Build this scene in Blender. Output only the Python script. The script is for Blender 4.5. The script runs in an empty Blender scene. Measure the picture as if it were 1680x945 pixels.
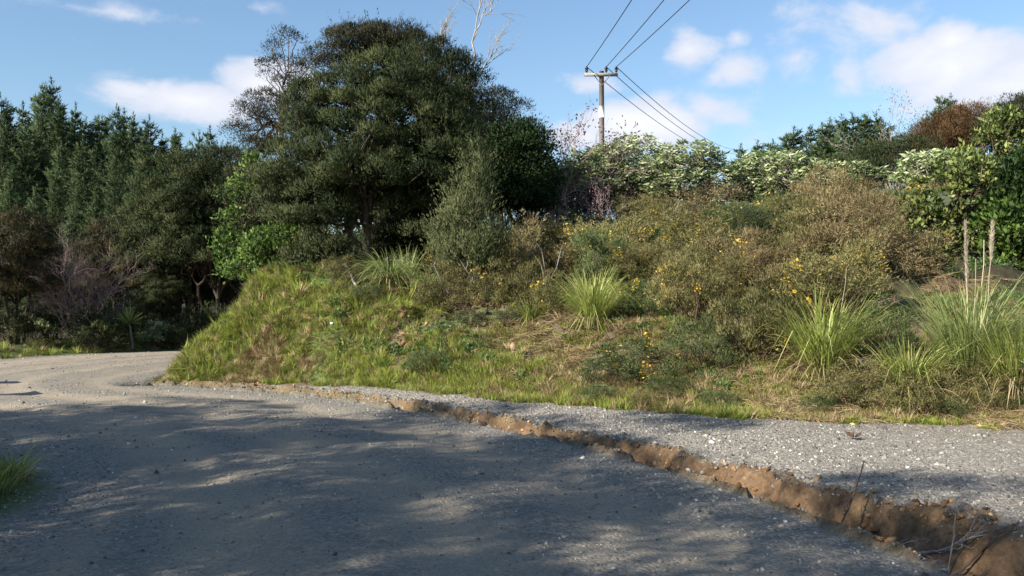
import bpy, math, random
import numpy as np
from math import radians, sin, cos, pi

scene = bpy.context.scene
COL = scene.collection
random.seed(7)

# ------------------------------------------------------------------ camera
EYE = 1.6
F = 1455.0                      # focal length in pixels of the 1680 px wide frame
cam_data = bpy.data.cameras.new("camera")
cam_data.sensor_width = 36.0
cam_data.lens = F / 1680.0 * 36.0
cam_data.shift_y = 27.5 / 1680.0
cam_data.clip_start = 0.05
cam_data.clip_end = 3000.0
cam = bpy.data.objects.new("camera", cam_data)
cam.location = (0, 0, EYE)
cam.rotation_euler = (pi / 2, 0, 0)
COL.objects.link(cam)
scene.camera = cam

# ------------------------------------------------------------------ light, sky, exposure
SUN_EL, SHADOW_AZ = 31.0, 54.0
vs = scene.view_settings
vs.view_transform = 'Standard'
vs.look = 'None'
vs.gamma = 1.0
vs.use_curve_mapping = False
vs.exposure = 1.05
el, az = radians(SUN_EL), radians(SHADOW_AZ)
sun_data = bpy.data.lights.new("sun", 'SUN')
sun_data.energy = 5.0
sun_data.angle = radians(0.53)
sun_data.color = (1.0, 0.93, 0.82)
sun = bpy.data.objects.new("sun", sun_data)
import mathutils
sun.rotation_euler = mathutils.Vector((sin(az) * cos(el), cos(az) * cos(el), -sin(el))).to_track_quat('-Z', 'Y').to_euler()
COL.objects.link(sun)


def px_dir(px, py):
    v = np.array([(px - 840) / F, 1.0, (500 - py) / F])
    return v / np.linalg.norm(v)


CLOUDS = [  # px, py, half width, half height (in photo pixels), weight
    (315, 164, 112, 34, .95), (440, 140, 84, 34, .95), (225, 150, 50, 18, .8),
    (1130, 84, 46, 34, .8), (1200, 122, 60, 34, .55), (1175, 178, 90, 44, .5),
    (1040, 208, 110, 38, 1.0), (955, 222, 60, 28, .9), (1120, 215, 80, 30, .6),
    (1570, 112, 108, 58, 1.0), (1655, 140, 100, 62, 1.0), (1562, 64, 44, 30, .95), (1420, 44, 110, 40, .55), (1395, 135, 40, 44, .4),
    (1210, 62, 22, 22, .35), (1310, 96, 44, 44, .45), (965, 140, 64, 24, .4),
    (140, 14, 200, 16, .3), (410, 12, 80, 14, .25), (1240, 215, 70, 40, .35),
    (1330, 20, 70, 30, .3), (1480, 176, 90, 30, .45),
]
world = bpy.data.worlds.new("World")
scene.world = world
world.use_nodes = True
wt = world.node_tree
wn, wl = wt.nodes, wt.links
bg = wn['Background']
sky = wn.new('ShaderNodeTexSky')
sky.sky_type = 'NISHITA'
sky.sun_disc = False
sky.sun_elevation = el
sky.sun_rotation = radians(SHADOW_AZ + 180)
sky.altitude = 100
sky.air_density = 1.25
sky.dust_density = 0.5
sky.ozone_density = 1.6
bg.inputs['Strength'].default_value = 0.065


def wmath(op, a, b=None, clamp=False):
    n = wn.new('ShaderNodeMath')
    n.operation = op
    n.use_clamp = clamp
    for i, v in enumerate((a, b)):
        if v is None:
            continue
        if isinstance(v, (int, float)):
            n.inputs[i].default_value = v
        else:
            wl.new(v, n.inputs[i])
    return n.outputs[0]


geo = wn.new('ShaderNodeTexCoord')
DIR = geo.outputs['Generated']


def cloud_blob(az_, el_, a, b, w, zoff=0.0):
    """one puff of the cloud cover: an ellipsoid in direction space at azimuth az_, elevation el_ (radians)"""
    m = wn.new('ShaderNodeMapping')
    m.vector_type = 'TEXTURE'
    m.inputs['Location'].default_value = (sin(az_) * cos(el_), cos(az_) * cos(el_), sin(el_) + zoff)
    m.inputs['Rotation'].default_value = (0, 0, -az_)
    m.inputs['Scale'].default_value = (a, .5, b)
    wl.new(DIR, m.inputs['Vector'])
    g = wn.new('ShaderNodeTexGradient')
    g.gradient_type = 'SPHERICAL'
    wl.new(m.outputs[0], g.inputs[0])
    return wmath('MULTIPLY', g.outputs['Fac'], w)


blobs = []
for (px, py, a, b, w) in CLOUDS:
    d = px_dir(px, py)
    blobs.append((math.atan2(d[0], d[1]), math.asin(d[2]), 1.55 * a / F, 1.55 * b / F, w))
rc = random.Random(3)
for k in range(14):             # the same broken cumulus goes on all round
    blobs.append((radians(46 + k * 19.5 + rc.uniform(-4, 4)), radians(rc.uniform(7, 26)), rc.uniform(.1, .22), rc.uniform(.04, .09), rc.uniform(.5, 1)))


def union(zoff):
    tot = None
    for (a_, e_, a, b, w) in blobs:
        o = cloud_blob(a_, e_, a, b, w, zoff)
        tot = o if tot is None else wmath('MAXIMUM', tot, o)
    return tot


def wnoise(scale, detail, dist, zs=1.6, off=0.0):
    m = wn.new('ShaderNodeMapping')
    m.inputs['Scale'].default_value = (1, 1, zs)
    m.inputs['Location'].default_value = (off, off * .5, off)
    wl.new(DIR, m.inputs['Vector'])
    n = wn.new('ShaderNodeTexNoise')
    n.inputs['Scale'].default_value = scale
    n.inputs['Detail'].default_value = detail
    n.inputs['Roughness'].default_value = .58
    n.inputs['Distortion'].default_value = dist
    wl.new(m.outputs[0], n.inputs['Vector'])
    return n.outputs['Fac']


n1 = wnoise(13, 7, .25)
shape = wmath('ADD', union(0), wmath('MULTIPLY', wmath('SUBTRACT', n1, .5), 1.05))
dens = wn.new('ShaderNodeMapRange')
dens.interpolation_type = 'SMOOTHSTEP'
dens.inputs['From Min'].default_value = .17
dens.inputs['From Max'].default_value = .52
dens.inputs['To Max'].default_value = .93
wl.new(shape, dens.inputs['Value'])
thick = wn.new('ShaderNodeMapRange')
thick.inputs['From Min'].default_value = .5
thick.inputs['From Max'].default_value = 1.15
wl.new(wmath('ADD', shape, wmath('MULTIPLY', wmath('SUBTRACT', wnoise(7, 5, .2, 2.4, 3.1), .5), 1.0)), thick.inputs['Value'])
ccol = wn.new('ShaderNodeMix')
ccol.data_type = 'RGBA'
ccol.inputs['A'].default_value = (6.0, 6.3, 7.2, 1)
ccol.inputs['B'].default_value = (8.2, 8.1, 8.2, 1)
wl.new(thick.outputs[0], ccol.inputs['Factor'])
tint_ = wn.new('ShaderNodeMix')
tint_.data_type = 'RGBA'
tint_.blend_type = 'MULTIPLY'
tint_.inputs['Factor'].default_value = 1
tint_.inputs['B'].default_value = (1.04, 1.17, 1.31, 1)
wl.new(sky.outputs[0], tint_.inputs['A'])
cm = wn.new('ShaderNodeMix')
cm.data_type = 'RGBA'
wl.new(dens.outputs[0], cm.inputs['Factor'])
wl.new(tint_.outputs['Result'], cm.inputs['A'])
wl.new(ccol.outputs['Result'], cm.inputs['B'])
wl.new(cm.outputs['Result'], bg.inputs['Color'])


# ------------------------------------------------------------------ noise and terrain functions
def vnoise(x, y, seed=0):
    x = np.asarray(x, float)
    y = np.asarray(y, float)
    xi, yi = np.floor(x), np.floor(y)
    fx, fy = x - xi, y - yi
    fx = fx * fx * (3 - 2 * fx)
    fy = fy * fy * (3 - 2 * fy)

    def h(a, b):
        v = np.sin(a * 127.1 + b * 311.7 + seed * 74.7) * 43758.5453
        return v - np.floor(v)
    return (h(xi, yi) * (1 - fx) + h(xi + 1, yi) * fx) * (1 - fy) + (h(xi, yi + 1) * (1 - fx) + h(xi + 1, yi + 1) * fx) * fy


def fbm(x, y, seed=0, octv=4):
    s, a, t = 0, .5, 0
    for k in range(octv):
        s = s + a * vnoise(x * 2 ** k, y * 2 ** k, seed + k)
        t += a
        a *= .5
    return s / t - .5


def smooth_line(pts, n=6):
    P = np.array(pts, float)
    out = []
    for i in range(len(P) - 1):
        p0, p1, p2, p3 = P[max(i - 1, 0)], P[i], P[i + 1], P[min(i + 2, len(P) - 1)]
        for k in range(n):
            t = k / n
            out.append(.5 * ((2 * p1) + (p2 - p0) * t + (2 * p0 - 5 * p1 + 4 * p2 - p3) * t * t + (3 * p1 - p0 - 3 * p2 + p3) * t ** 3))
    out.append(P[-1])
    return np.array(out)


def sdist(x, y, line):
    """distance to the line, positive on its right-hand side"""
    x = np.asarray(x, float)
    y = np.asarray(y, float)
    best = np.full(x.shape, 1e18)
    sg = np.ones(x.shape)
    for (ax, ay), (bx, by) in zip(line[:-1], line[1:]):
        dx, dy = bx - ax, by - ay
        t = np.clip(((x - ax) * dx + (y - ay) * dy) / (dx * dx + dy * dy + 1e-12), 0, 1)
        d2 = (x - ax - t * dx) ** 2 + (y - ay - t * dy) ** 2
        c = dx * (y - ay) - dy * (x - ax)
        m = d2 < best
        best = np.where(m, d2, best)
        sg = np.where(m, np.where(c > 0, -1.0, 1.0), sg)
    return sg * np.sqrt(best)


ROAD_R = smooth_line([(6, -60), (4.6, -5), (3.4, 2), (2.6, 5.2), (1.3, 9), (-1.2, 12.9), (-3.7, 15.7), (-6.8, 17.6), (-7.75, 18.9), (-7.9, 21), (-7.3, 24), (-5.2, 28), (-2.9, 33), (-1.5, 40), (-.5, 60), (3, 130), (20, 400)])
ROAD_L = smooth_line([(-3, -60), (-3.6, -5), (-3.75, 3), (-3.95, 6.2), (-4.3, 8.0), (-5.3, 9.2), (-7.8, 11.4), (-11.2, 16), (-14.4, 21.5), (-15.1, 25.5), (-13.9, 29), (-11.2, 31.8), (-8.2, 35), (-7, 40), (-6.2, 60), (-3, 130), (14, 400)])
TOE_F = smooth_line([(400, -60), (60, 2), (30, 6), (12, 10), (6.3, 11.1), (3, 12.1), (.5, 13.8), (-1, 15), (-3, 16.4), (-5, 17.35), (-6.7, 17.95), (-7.45, 19), (-8, 21.5), (-9.5, 40), (-14, 400)])
TOE_B = smooth_line([(-9.5, 14), (-8, 17), (-7.3, 18.8), (-7.35, 21), (-6.8, 24), (-4.7, 28), (-2.4, 33), (-1, 40), (0, 60), (3.6, 130), (20.8, 400)])


def sstep(x, a, b):
    t = np.clip((x - a) / (b - a), 0, 1)
    return t * t * (3 - 2 * t)


def terrain(x, y):
    x = np.asarray(x, float)
    y = np.asarray(y, float)
    sR = sdist(x, y, ROAD_R)
    sL = -sdist(x, y, ROAD_L)
    tF = sdist(x, y, TOE_F)
    tB = sdist(x, y, TOE_B)
    near = (np.abs(x) < 40) & (y < 60)
    e1 = np.where(near, fbm(x * 1.7, y * 1.7, 11), 0)
    e2 = fbm(x * 6, y * 6, 21, 3)
    e3 = fbm(x * .25, y * .25, 31, 3)
    # road
    mid = np.minimum(-sR, -sL)
    zr = .05 * sstep(mid, 0, 2.5) + .05 * e1 * sstep(mid, .2, 1.5) + .006 * e2
    for off, dep in ((1.1, .036), (2.6, .034), (4.0, .03), (5.3, .028)):
        zr = zr - dep * np.exp(-((-sR - off + .25 * e3) / .3) ** 2)
    # ditch
    sRn = sR + .34 * e1 + .10 * e2 + np.where(near, .10 * fbm(x * 4.2, y * 4.2, 43, 2), 0)
    w = np.interp(y, [0, 5, 6.6, 8, 9.5, 13, 16, 18], [1.3, 1.08, .86, .54, .40, .40, .34, .28])
    dep = np.interp(y, [0, 5, 7, 9, 13, 16, 18, 20], [.42, .40, .34, .24, .2, .15, .12, .06])
    q = sRn / w
    ditch = -dep * sstep(q, 0, .42) * (1 - sstep(q, .60, 1.0)) * (sR > -.1)
    ditch = ditch * (1 + .7 * e2) + (q > .1) * (q < 1.25) * (sR > 0) * .16 * np.where(near, fbm(x * 9, y * 9, 41, 3), 0)
    # shoulder and bank
    lowp = np.interp(tF, [-50, 0, .4, 1.0, 2.0, 3.0, 4.2, 8, 16, 30, 200], [0, .08, .55, 1.25, 2.0, 2.35, 2.6, 3.6, 4.9, 6, 11])
    higp = np.interp(tF, [-50, 0, .8, 1.5, 2.4, 3.2, 5, 10, 14, 30, 200], [0, .06, .26, .56, 1.1, 1.42, 1.95, 2.95, 3.45, 3.9, 9])
    k = sstep(x + .3 * (y - 16), -3.4, 1.6)
    rise = lowp * (1 - k) + higp * k
    back = np.maximum(0, .05 + 1.05 * tB)
    rise = np.minimum(rise, back)
    rise = rise * (1 + .22 * e1 * sstep(rise, 0, .8)) + .3 * e1 * sstep(rise, .25, .9) + .14 * e2 * sstep(rise, .1, .6)
    rise = rise + e3 * .6 * sstep(rise, .8, 3)
    bench = .05 * sstep(sR, .3, 1.2) + .03 * e1 + .008 * e2
    zb = bench + ditch + np.maximum(rise, 0)
    # outer side of the bend
    zo = .28 * sstep(sL, .1, 1.6) + np.minimum(.035 * np.maximum(sL - 2, 0), 4) + .5 * e3 * sstep(sL, .5, 4) + .12 * e1 * sstep(sL, .1, 1) + .04 * e2
    bankside = sR > 0
    z = np.where(bankside, zb, np.where(sL > 0, zo, zr))
    z = z - .6 * np.exp(-((x + 7.5) ** 2 / .10 + (y - 18.25) ** 2 / .16))     # the washed-out hollow at the tip of the bank
    far = sstep(np.hypot(x, y), 70, 200)
    z = z + far * 5 * fbm(x * .012, y * .012, 51, 3)
    return z, dict(sR=sR, sL=sL, tF=tF, tB=tB, q=q, w=w, rise=rise, e1=e1, e2=e2, e3=e3, bankside=bankside)


def gz(x, y):
    z, _ = terrain(np.array([x], float), np.array([y], float))
    return float(z[0])


def X(px, d):
    return (px - 840) / F * d


def Z(py, d):
    return EYE + (500 - py) / F * d


# ------------------------------------------------------------------ mesh building
class Geo:
    def __init__(s):
        s.v, s.f, s.t, s.m, s.n = [], [], [], [], 0
        s.nr = []           # (first vertex, leaf normals) of the foliage that has them

    def add(s, v, f, tint=.5, mat=0):
        v = np.asarray(v, float).reshape(-1, 3)
        f = np.asarray(f, int)
        if len(f) == 0:
            return
        s.v.append(v)
        s.f.append((f + s.n, mat))
        s.t.append(np.broadcast_to(np.asarray(tint, float), (len(v),)))
        s.n += len(v)

    def mesh(s, name, mats, smooth=False):
        me = bpy.data.meshes.new(name)
        V = np.concatenate(s.v)
        me.vertices.add(len(V))
        me.vertices.foreach_set('co', V.ravel())
        tot = np.concatenate([np.full(len(f), f.shape[1]) for f, _ in s.f])
        idx = np.concatenate([f.ravel() for f, _ in s.f])
        mi = np.concatenate([np.full(len(f), m) for f, m in s.f])
        me.loops.add(len(idx))
        me.loops.foreach_set('vertex_index', idx)
        me.polygons.add(len(tot))
        st = np.concatenate([[0], np.cumsum(tot)[:-1]])
        me.polygons.foreach_set('loop_start', st)
        me.polygons.foreach_set('loop_total', tot)
        me.polygons.foreach_set('material_index', mi)
        if smooth:
            me.polygons.foreach_set('use_smooth', np.ones(len(tot), bool))
        a = me.attributes.new('tint', 'FLOAT', 'POINT')
        a.data.foreach_set('value', np.concatenate(s.t))
        for m in (mats if isinstance(mats, (list, tuple)) else [mats]):
            me.materials.append(m)
        me.update(calc_edges=True)
        if s.nr:
            N = np.zeros((len(V), 3))
            for i0, nn in s.nr:
                N[i0:i0 + len(nn)] = nn
            me.polygons.foreach_set('use_smooth', np.ones(len(tot), bool))
            me.normals_split_custom_set_from_vertices(N)
        return me

    def tube(s, pts, rad, n=6, tint=.5, mat=0, caps=True):
        P = np.asarray(pts, float)
        R = np.broadcast_to(np.asarray(rad, float), (len(P),))
        T = np.gradient(P, axis=0)
        T /= np.linalg.norm(T, axis=1)[:, None] + 1e-9
        ref = np.array([0, 0, 1.0]) if abs(T[0][2]) < .9 else np.array([1.0, 0, 0])
        U = np.cross(T, ref)
        U /= np.linalg.norm(U, axis=1)[:, None] + 1e-9
        W = np.cross(T, U)
        a = np.linspace(0, 2 * pi, n, endpoint=False)
        V = P[:, None] + R[:, None, None] * (U[:, None] * np.cos(a)[None, :, None] + W[:, None] * np.sin(a)[None, :, None])
        k = np.arange(n)
        fs = []
        for i in range(len(P) - 1):
            fs.append(np.stack([i * n + k, (i + 1) * n + k, (i + 1) * n + (k + 1) % n, i * n + (k + 1) % n], 1))
        s.add(V.reshape(-1, 3), np.concatenate(fs), tint, mat)
        if caps and R[0] > .01:
            b = s.n - len(P) * n
            s.f.append((np.array([list(range(b + n - 1, b - 1, -1))]), mat))
            s.f.append((np.array([list(range(b + (len(P) - 1) * n, b + len(P) * n))]), mat))

    def leaves(s, P, D, L, W, tint=.5, mat=0, kind='tri', rng=None, fold=.0, out=None, soft=.62):
        n = len(P)
        rng = rng or np.random.default_rng(1)
        L = np.broadcast_to(L, (n,))[:, None]
        W = np.broadcast_to(W, (n,))[:, None]
        tint = np.broadcast_to(tint, (n,))
        D = D / (np.linalg.norm(D, axis=1)[:, None] + 1e-9)
        S = np.cross(D, rng.normal(size=(n, 3)))
        S /= np.linalg.norm(S, axis=1)[:, None] + 1e-9
        if out is not None:     # turn each leaf's upper side outwards and lean its normal that way
            out = out / (np.linalg.norm(out, axis=1)[:, None] + 1e-9)
            fn = np.cross(S, D)
            flip = np.where((fn * out).sum(1) < 0, -1.0, 1.0)[:, None]
            S = S * flip
            nn = fn * flip * (1 - soft) + out * soft
            nn = nn / (np.linalg.norm(nn, axis=1)[:, None] + 1e-9)
            s.nr.append((s.n, np.repeat(nn, 3 if kind == 'tri' else 4, 0)))
        if kind == 'tri':
            V = np.stack([P - S * W * .5, P + S * W * .5, P + D * L], 1)
            s.add(V.reshape(-1, 3), np.arange(n * 3).reshape(n, 3), np.repeat(tint, 3), mat)
        else:
            N = np.cross(D, S)
            V = np.stack([P, P + D * L * .45 - S * W * .5 + N * fold * W, P + D * L, P + D * L * .45 + S * W * .5 + N * fold * W], 1) if out is None else np.stack([P, P + D * L * .45 + S * W * .5 - N * fold * W, P + D * L, P + D * L * .45 - S * W * .5 - N * fold * W], 1)
            i = np.arange(n)[:, None] * 4
            s.add(V.reshape(-1, 3), np.concatenate([i + [0, 1, 2], i + [0, 2, 3]]), np.repeat(tint, 4), mat)


def unit(n, rng):
    v = rng.normal(size=(n, 3))
    return v / np.linalg.norm(v, axis=1)[:, None]


# ------------------------------------------------------------------ materials
def new_mat(name):
    m = bpy.data.materials.new(name)
    m.use_nodes = True
    return m, m.node_tree.nodes, m.node_tree.links, m.node_tree.nodes['Principled BSDF']


def leaf_mat(name, cols=(), trans=.28, rough=.6, spec=.25, obj_var=.25):
    m, n, l, b = new_mat(name)
    at = n.new('ShaderNodeAttribute')
    at.attribute_name = 'tint'
    ramp = n.new('ShaderNodeValToRGB')
    e = ramp.color_ramp.elements
    while len(e) < len(cols):
        e.new(.5)
    for i, c in enumerate(cols):
        e[i].position = i / (len(cols) - 1)
        e[i].color = (*c, 1)
    oi = n.new('ShaderNodeObjectInfo')
    mr = n.new('ShaderNodeMapRange')
    mr.inputs['To Min'].default_value = 1 - obj_var
    mr.inputs['To Max'].default_value = 1 + obj_var
    l.new(oi.outputs['Random'], mr.inputs['Value'])
    hs = n.new('ShaderNodeHueSaturation')
    l.new(at.outputs['Fac'], ramp.inputs[0])
    l.new(ramp.outputs[0], hs.inputs['Color'])
    l.new(mr.outputs[0], hs.inputs['Value'])
    l.new(hs.outputs[0], b.inputs['Base Color'])
    b.inputs['Roughness'].default_value = rough
    b.inputs['Specular IOR Level'].default_value = spec
    tr = n.new('ShaderNodeBsdfTranslucent')
    l.new(hs.outputs[0], tr.inputs['Color'])
    mx = n.new('ShaderNodeMixShader')
    mx.inputs[0].default_value = trans
    l.new(b.outputs[0], mx.inputs[1])
    l.new(tr.outputs[0], mx.inputs[2])
    l.new(mx.outputs[0], n['Material Output'].inputs['Surface'])
    return m


def noise_mat(name, c1, c2, scale=8, rough=.85, bump=.3, stretch=(1, 1, 1), detail=6, spec=.2):
    m, n, l, b = new_mat(name)
    tc = n.new('ShaderNodeTexCoord')
    mp = n.new('ShaderNodeMapping')
    mp.inputs['Scale'].default_value = stretch
    no = n.new('ShaderNodeTexNoise')
    no.inputs['Scale'].default_value = scale
    no.inputs['Detail'].default_value = detail
    no.inputs['Roughness'].default_value = .65
    ra = n.new('ShaderNodeValToRGB')
    ra.color_ramp.elements[0].position = .3
    ra.color_ramp.elements[1].position = .7
    ra.color_ramp.elements[0].color = (*c1, 1)
    ra.color_ramp.elements[1].color = (*c2, 1)
    l.new(tc.outputs['Object'], mp.inputs[0])
    l.new(mp.outputs[0], no.inputs['Vector'])
    l.new(no.outputs['Fac'], ra.inputs[0])
    l.new(ra.outputs[0], b.inputs['Base Color'])
    b.inputs['Roughness'].default_value = rough
    b.inputs['Specular IOR Level'].default_value = spec
    if bump:
        bu = n.new('ShaderNodeBump')
        bu.inputs['Strength'].default_value = bump
        bu.inputs['Distance'].default_value = .02
        l.new(no.outputs['Fac'], bu.inputs['Height'])
        l.new(bu.outputs[0], b.inputs['Normal'])
    return m


M = {}
M['kanuka'] = leaf_mat('kanuka_foliage', trans=.16, spec=.12, cols=[(0.012, 0.0189, 0.0077), (0.0241, 0.0353, 0.0129), (0.0482, 0.0602, 0.0224), (0.0774, 0.086, 0.0327)])
M['kanuka_brown'] = leaf_mat('brown_tipped_kanuka_foliage', [(0.0135, 0.0171, 0.0072), (0.0279, 0.0297, 0.0117), (0.0558, 0.0468, 0.0162), (0.1215, 0.0828, 0.0252)])
M['sapling'] = leaf_mat('sapling_foliage', [(0.0238, 0.0353, 0.0139), (0.0541, 0.0689, 0.0279), (0.0984, 0.1164, 0.0492), (0.1476, 0.1476, 0.0689)], spec=.12)
M['pine'] = leaf_mat('pine_needles', [(0.0189, 0.0333, 0.0153), (0.0369, 0.0621, 0.027), (0.0702, 0.1017, 0.0432), (0.1143, 0.1449, 0.0675)], spec=.08, rough=.75)
M['rust'] = leaf_mat('rusty_foliage', [(.035, .024, .012), (.075, .042, .018), (.12, .065, .025), (.14, .09, .035)])
M['broad'] = leaf_mat('broad_green_leaves', [(.016, .036, .010), (.045, .085, .017), (.095, .16, .028), (.19, .26, .06)], trans=.3, rough=.6, spec=.2)
M['broad_yellow'] = leaf_mat('yellow_green_leaves', [(.03, .05, .014), (.09, .125, .03), (.19, .235, .055), (.32, .36, .12)], trans=.3, rough=.5, spec=.35)
M['deep'] = leaf_mat('deep_green_leaves', [(0.0072, 0.0158, 0.005), (0.0144, 0.0317, 0.0079), (0.0274, 0.054, 0.013), (0.0432, 0.0756, 0.018)], rough=.6, spec=.2)  # deep green, lowered further so the colour carries the right-edge tree's shade
M['pale'] = leaf_mat('pale_felted_leaves', [(0.066, 0.099, 0.039), (0.198, 0.253, 0.099), (0.396, 0.451, 0.22), (0.594, 0.616, 0.418)], rough=.8, spec=.1)
M['gorse'] = leaf_mat('gorse_spines', [(0.0534, 0.0561, 0.0212), (0.127, 0.127, 0.0451), (0.2061, 0.1886, 0.0727), (0.3294, 0.265, 0.1297)], spec=.15)
M['gorse_green'] = leaf_mat('green_gorse_spines', [(0.029, 0.047, 0.017), (0.065, 0.096, 0.034), (0.117, 0.15, 0.055), (0.195, 0.208, 0.085)])
M['gorse_tan'] = leaf_mat('dry_gorse_spines', [(0.0545, 0.0432, 0.0197), (0.1332, 0.1037, 0.0492), (0.2066, 0.1627, 0.0787), (0.2952, 0.2308, 0.1279)], spec=.12)
M['gorse_dark'] = leaf_mat('dark_gorse_spines', [(0.021, 0.03, 0.013), (0.041, 0.057, 0.023), (0.071, 0.09, 0.034), (0.115, 0.121, 0.052)])
M['flower'] = leaf_mat('gorse_flowers', [(.42, .26, .03), (.62, .42, .05), (.74, .58, .12)], trans=.35)
M['pink'] = leaf_mat('pink_bud_leaves', [(0.048, 0.024, 0.028), (0.112, 0.06, 0.072), (0.2, 0.12, 0.136)])
M['toetoe'] = leaf_mat('toetoe_blades', [(.08, .115, .026), (.19, .245, .05), (.33, .37, .095), (.48, .46, .19)], trans=.35, rough=.5, spec=.35)
M['toetoe_blue'] = leaf_mat('blue_green_blades', [(.075, .115, .035), (.17, .225, .068), (.29, .335, .12), (.45, .45, .21)], trans=.35, rough=.5, spec=.35)
M['straw'] = leaf_mat('dead_straw', [(0.121, 0.083, 0.039), (0.264, 0.187, 0.094), (0.418, 0.319, 0.176), (0.528, 0.429, 0.264)], trans=.2)
M['grass'] = leaf_mat('bank_grass_blades', [(0.0858, 0.1232, 0.022), (0.1848, 0.2464, 0.0396), (0.3201, 0.3575, 0.0638), (0.4686, 0.4433, 0.1606)], trans=.35, obj_var=.35)
M['grass_olive'] = leaf_mat('olive_grass_blades', [(0.06, 0.078, 0.024), (0.132, 0.15, 0.048), (0.204, 0.204, 0.072), (0.312, 0.288, 0.132)], trans=.35, obj_var=.35)
M['weed'] = leaf_mat('weed_leaves', [(0.034, 0.075, 0.021), (0.069, 0.132, 0.037), (0.115, 0.19, 0.057), (0.172, 0.23, 0.081)], trans=.3)
M['plume'] = leaf_mat('faded_plumes', [(.36, .29, .2), (.56, .48, .36), (.72, .65, .52)], trans=.3)
M['bark'] = noise_mat('dark_bark', (.02, .015, .011), (.085, .062, .045), 9, stretch=(3, 3, .6))
M['bark_pale'] = noise_mat('pale_bark', (.13, .105, .085), (.33, .28, .235), 9, stretch=(3, 3, .6))
M['bark_red'] = noise_mat('red_brown_bark', (.05, .034, .025), (.17, .12, .085), 11, stretch=(3, 3, .5))
M['deadwood'] = noise_mat('dead_grey_wood', (.18, .155, .13), (.44, .40, .36), 14, stretch=(3, 3, 1))
M['twig'] = noise_mat('brown_twigs', (.045, .03, .022), (.15, .105, .075), 14)
M['pinktwig'] = noise_mat('pinkish_bare_twigs', (.17, .115, .11), (.40, .30, .285), 10)
M['pole'] = noise_mat('weathered_pole', (.10, .085, .08), (.24, .215, .20), 5, stretch=(6, 6, .5))
M['arm'] = noise_mat('lichened_crossarm', (.17, .15, .13), (.40, .36, .30), 9)
M['white'] = noise_mat('white_band_paint', (.72, .72, .72), (.84, .84, .84), 6, bump=.05)
M['insul'] = noise_mat('dark_glazed_porcelain', (.012, .009, .01), (.03, .02, .02), 5, rough=.2, bump=0, spec=.5)
M['steel'] = noise_mat('galvanised_strap', (.10, .10, .105), (.2, .2, .21), 9, rough=.5)
M['wire'] = noise_mat('dull_aluminium_wire', (.05, .05, .055), (.09, .09, .095), 9, rough=.5, bump=0)
M['stone'] = leaf_mat('crushed_greywacke', [(0.1082, 0.1047, 0.0942), (0.2235, 0.213, 0.1892), (0.3696, 0.3511, 0.3062), (0.638, 0.6063, 0.5359)], trans=0, rough=.85, spec=.25, obj_var=.4)
M['claystone'] = leaf_mat('clay_lumps', [(.14, .075, .035), (.27, .15, .07), (.40, .26, .14)], trans=0, rough=.95, spec=.1, obj_var=.3)
M['soillump'] = leaf_mat('dark_soil_lumps', [(.05, .036, .028), (.11, .082, .062), (.19, .15, .115)], trans=0, rough=.95, spec=.1, obj_var=.3)
M['tanrock'] = noise_mat('tan_rock', (.22, .14, .075), (.45, .33, .20), 9)
M['whiterock'] = noise_mat('white_rock', (.55, .50, .46), (.75, .71, .68), 12)
M['bluerock'] = noise_mat('blue_grey_rock', (.12, .135, .14), (.24, .265, .27), 6)
M['boardback'] = noise_mat('sign_back_metal', (.30, .30, .30), (.42, .42, .42), 5, bump=0)
M['litter'] = noise_mat('dead_leaf', (.05, .03, .02), (.12, .075, .045), 9)
M['yellowleaf'] = noise_mat('yellow_fallen_leaf', (.5, .36, .1), (.65, .5, .2), 9)


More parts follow.
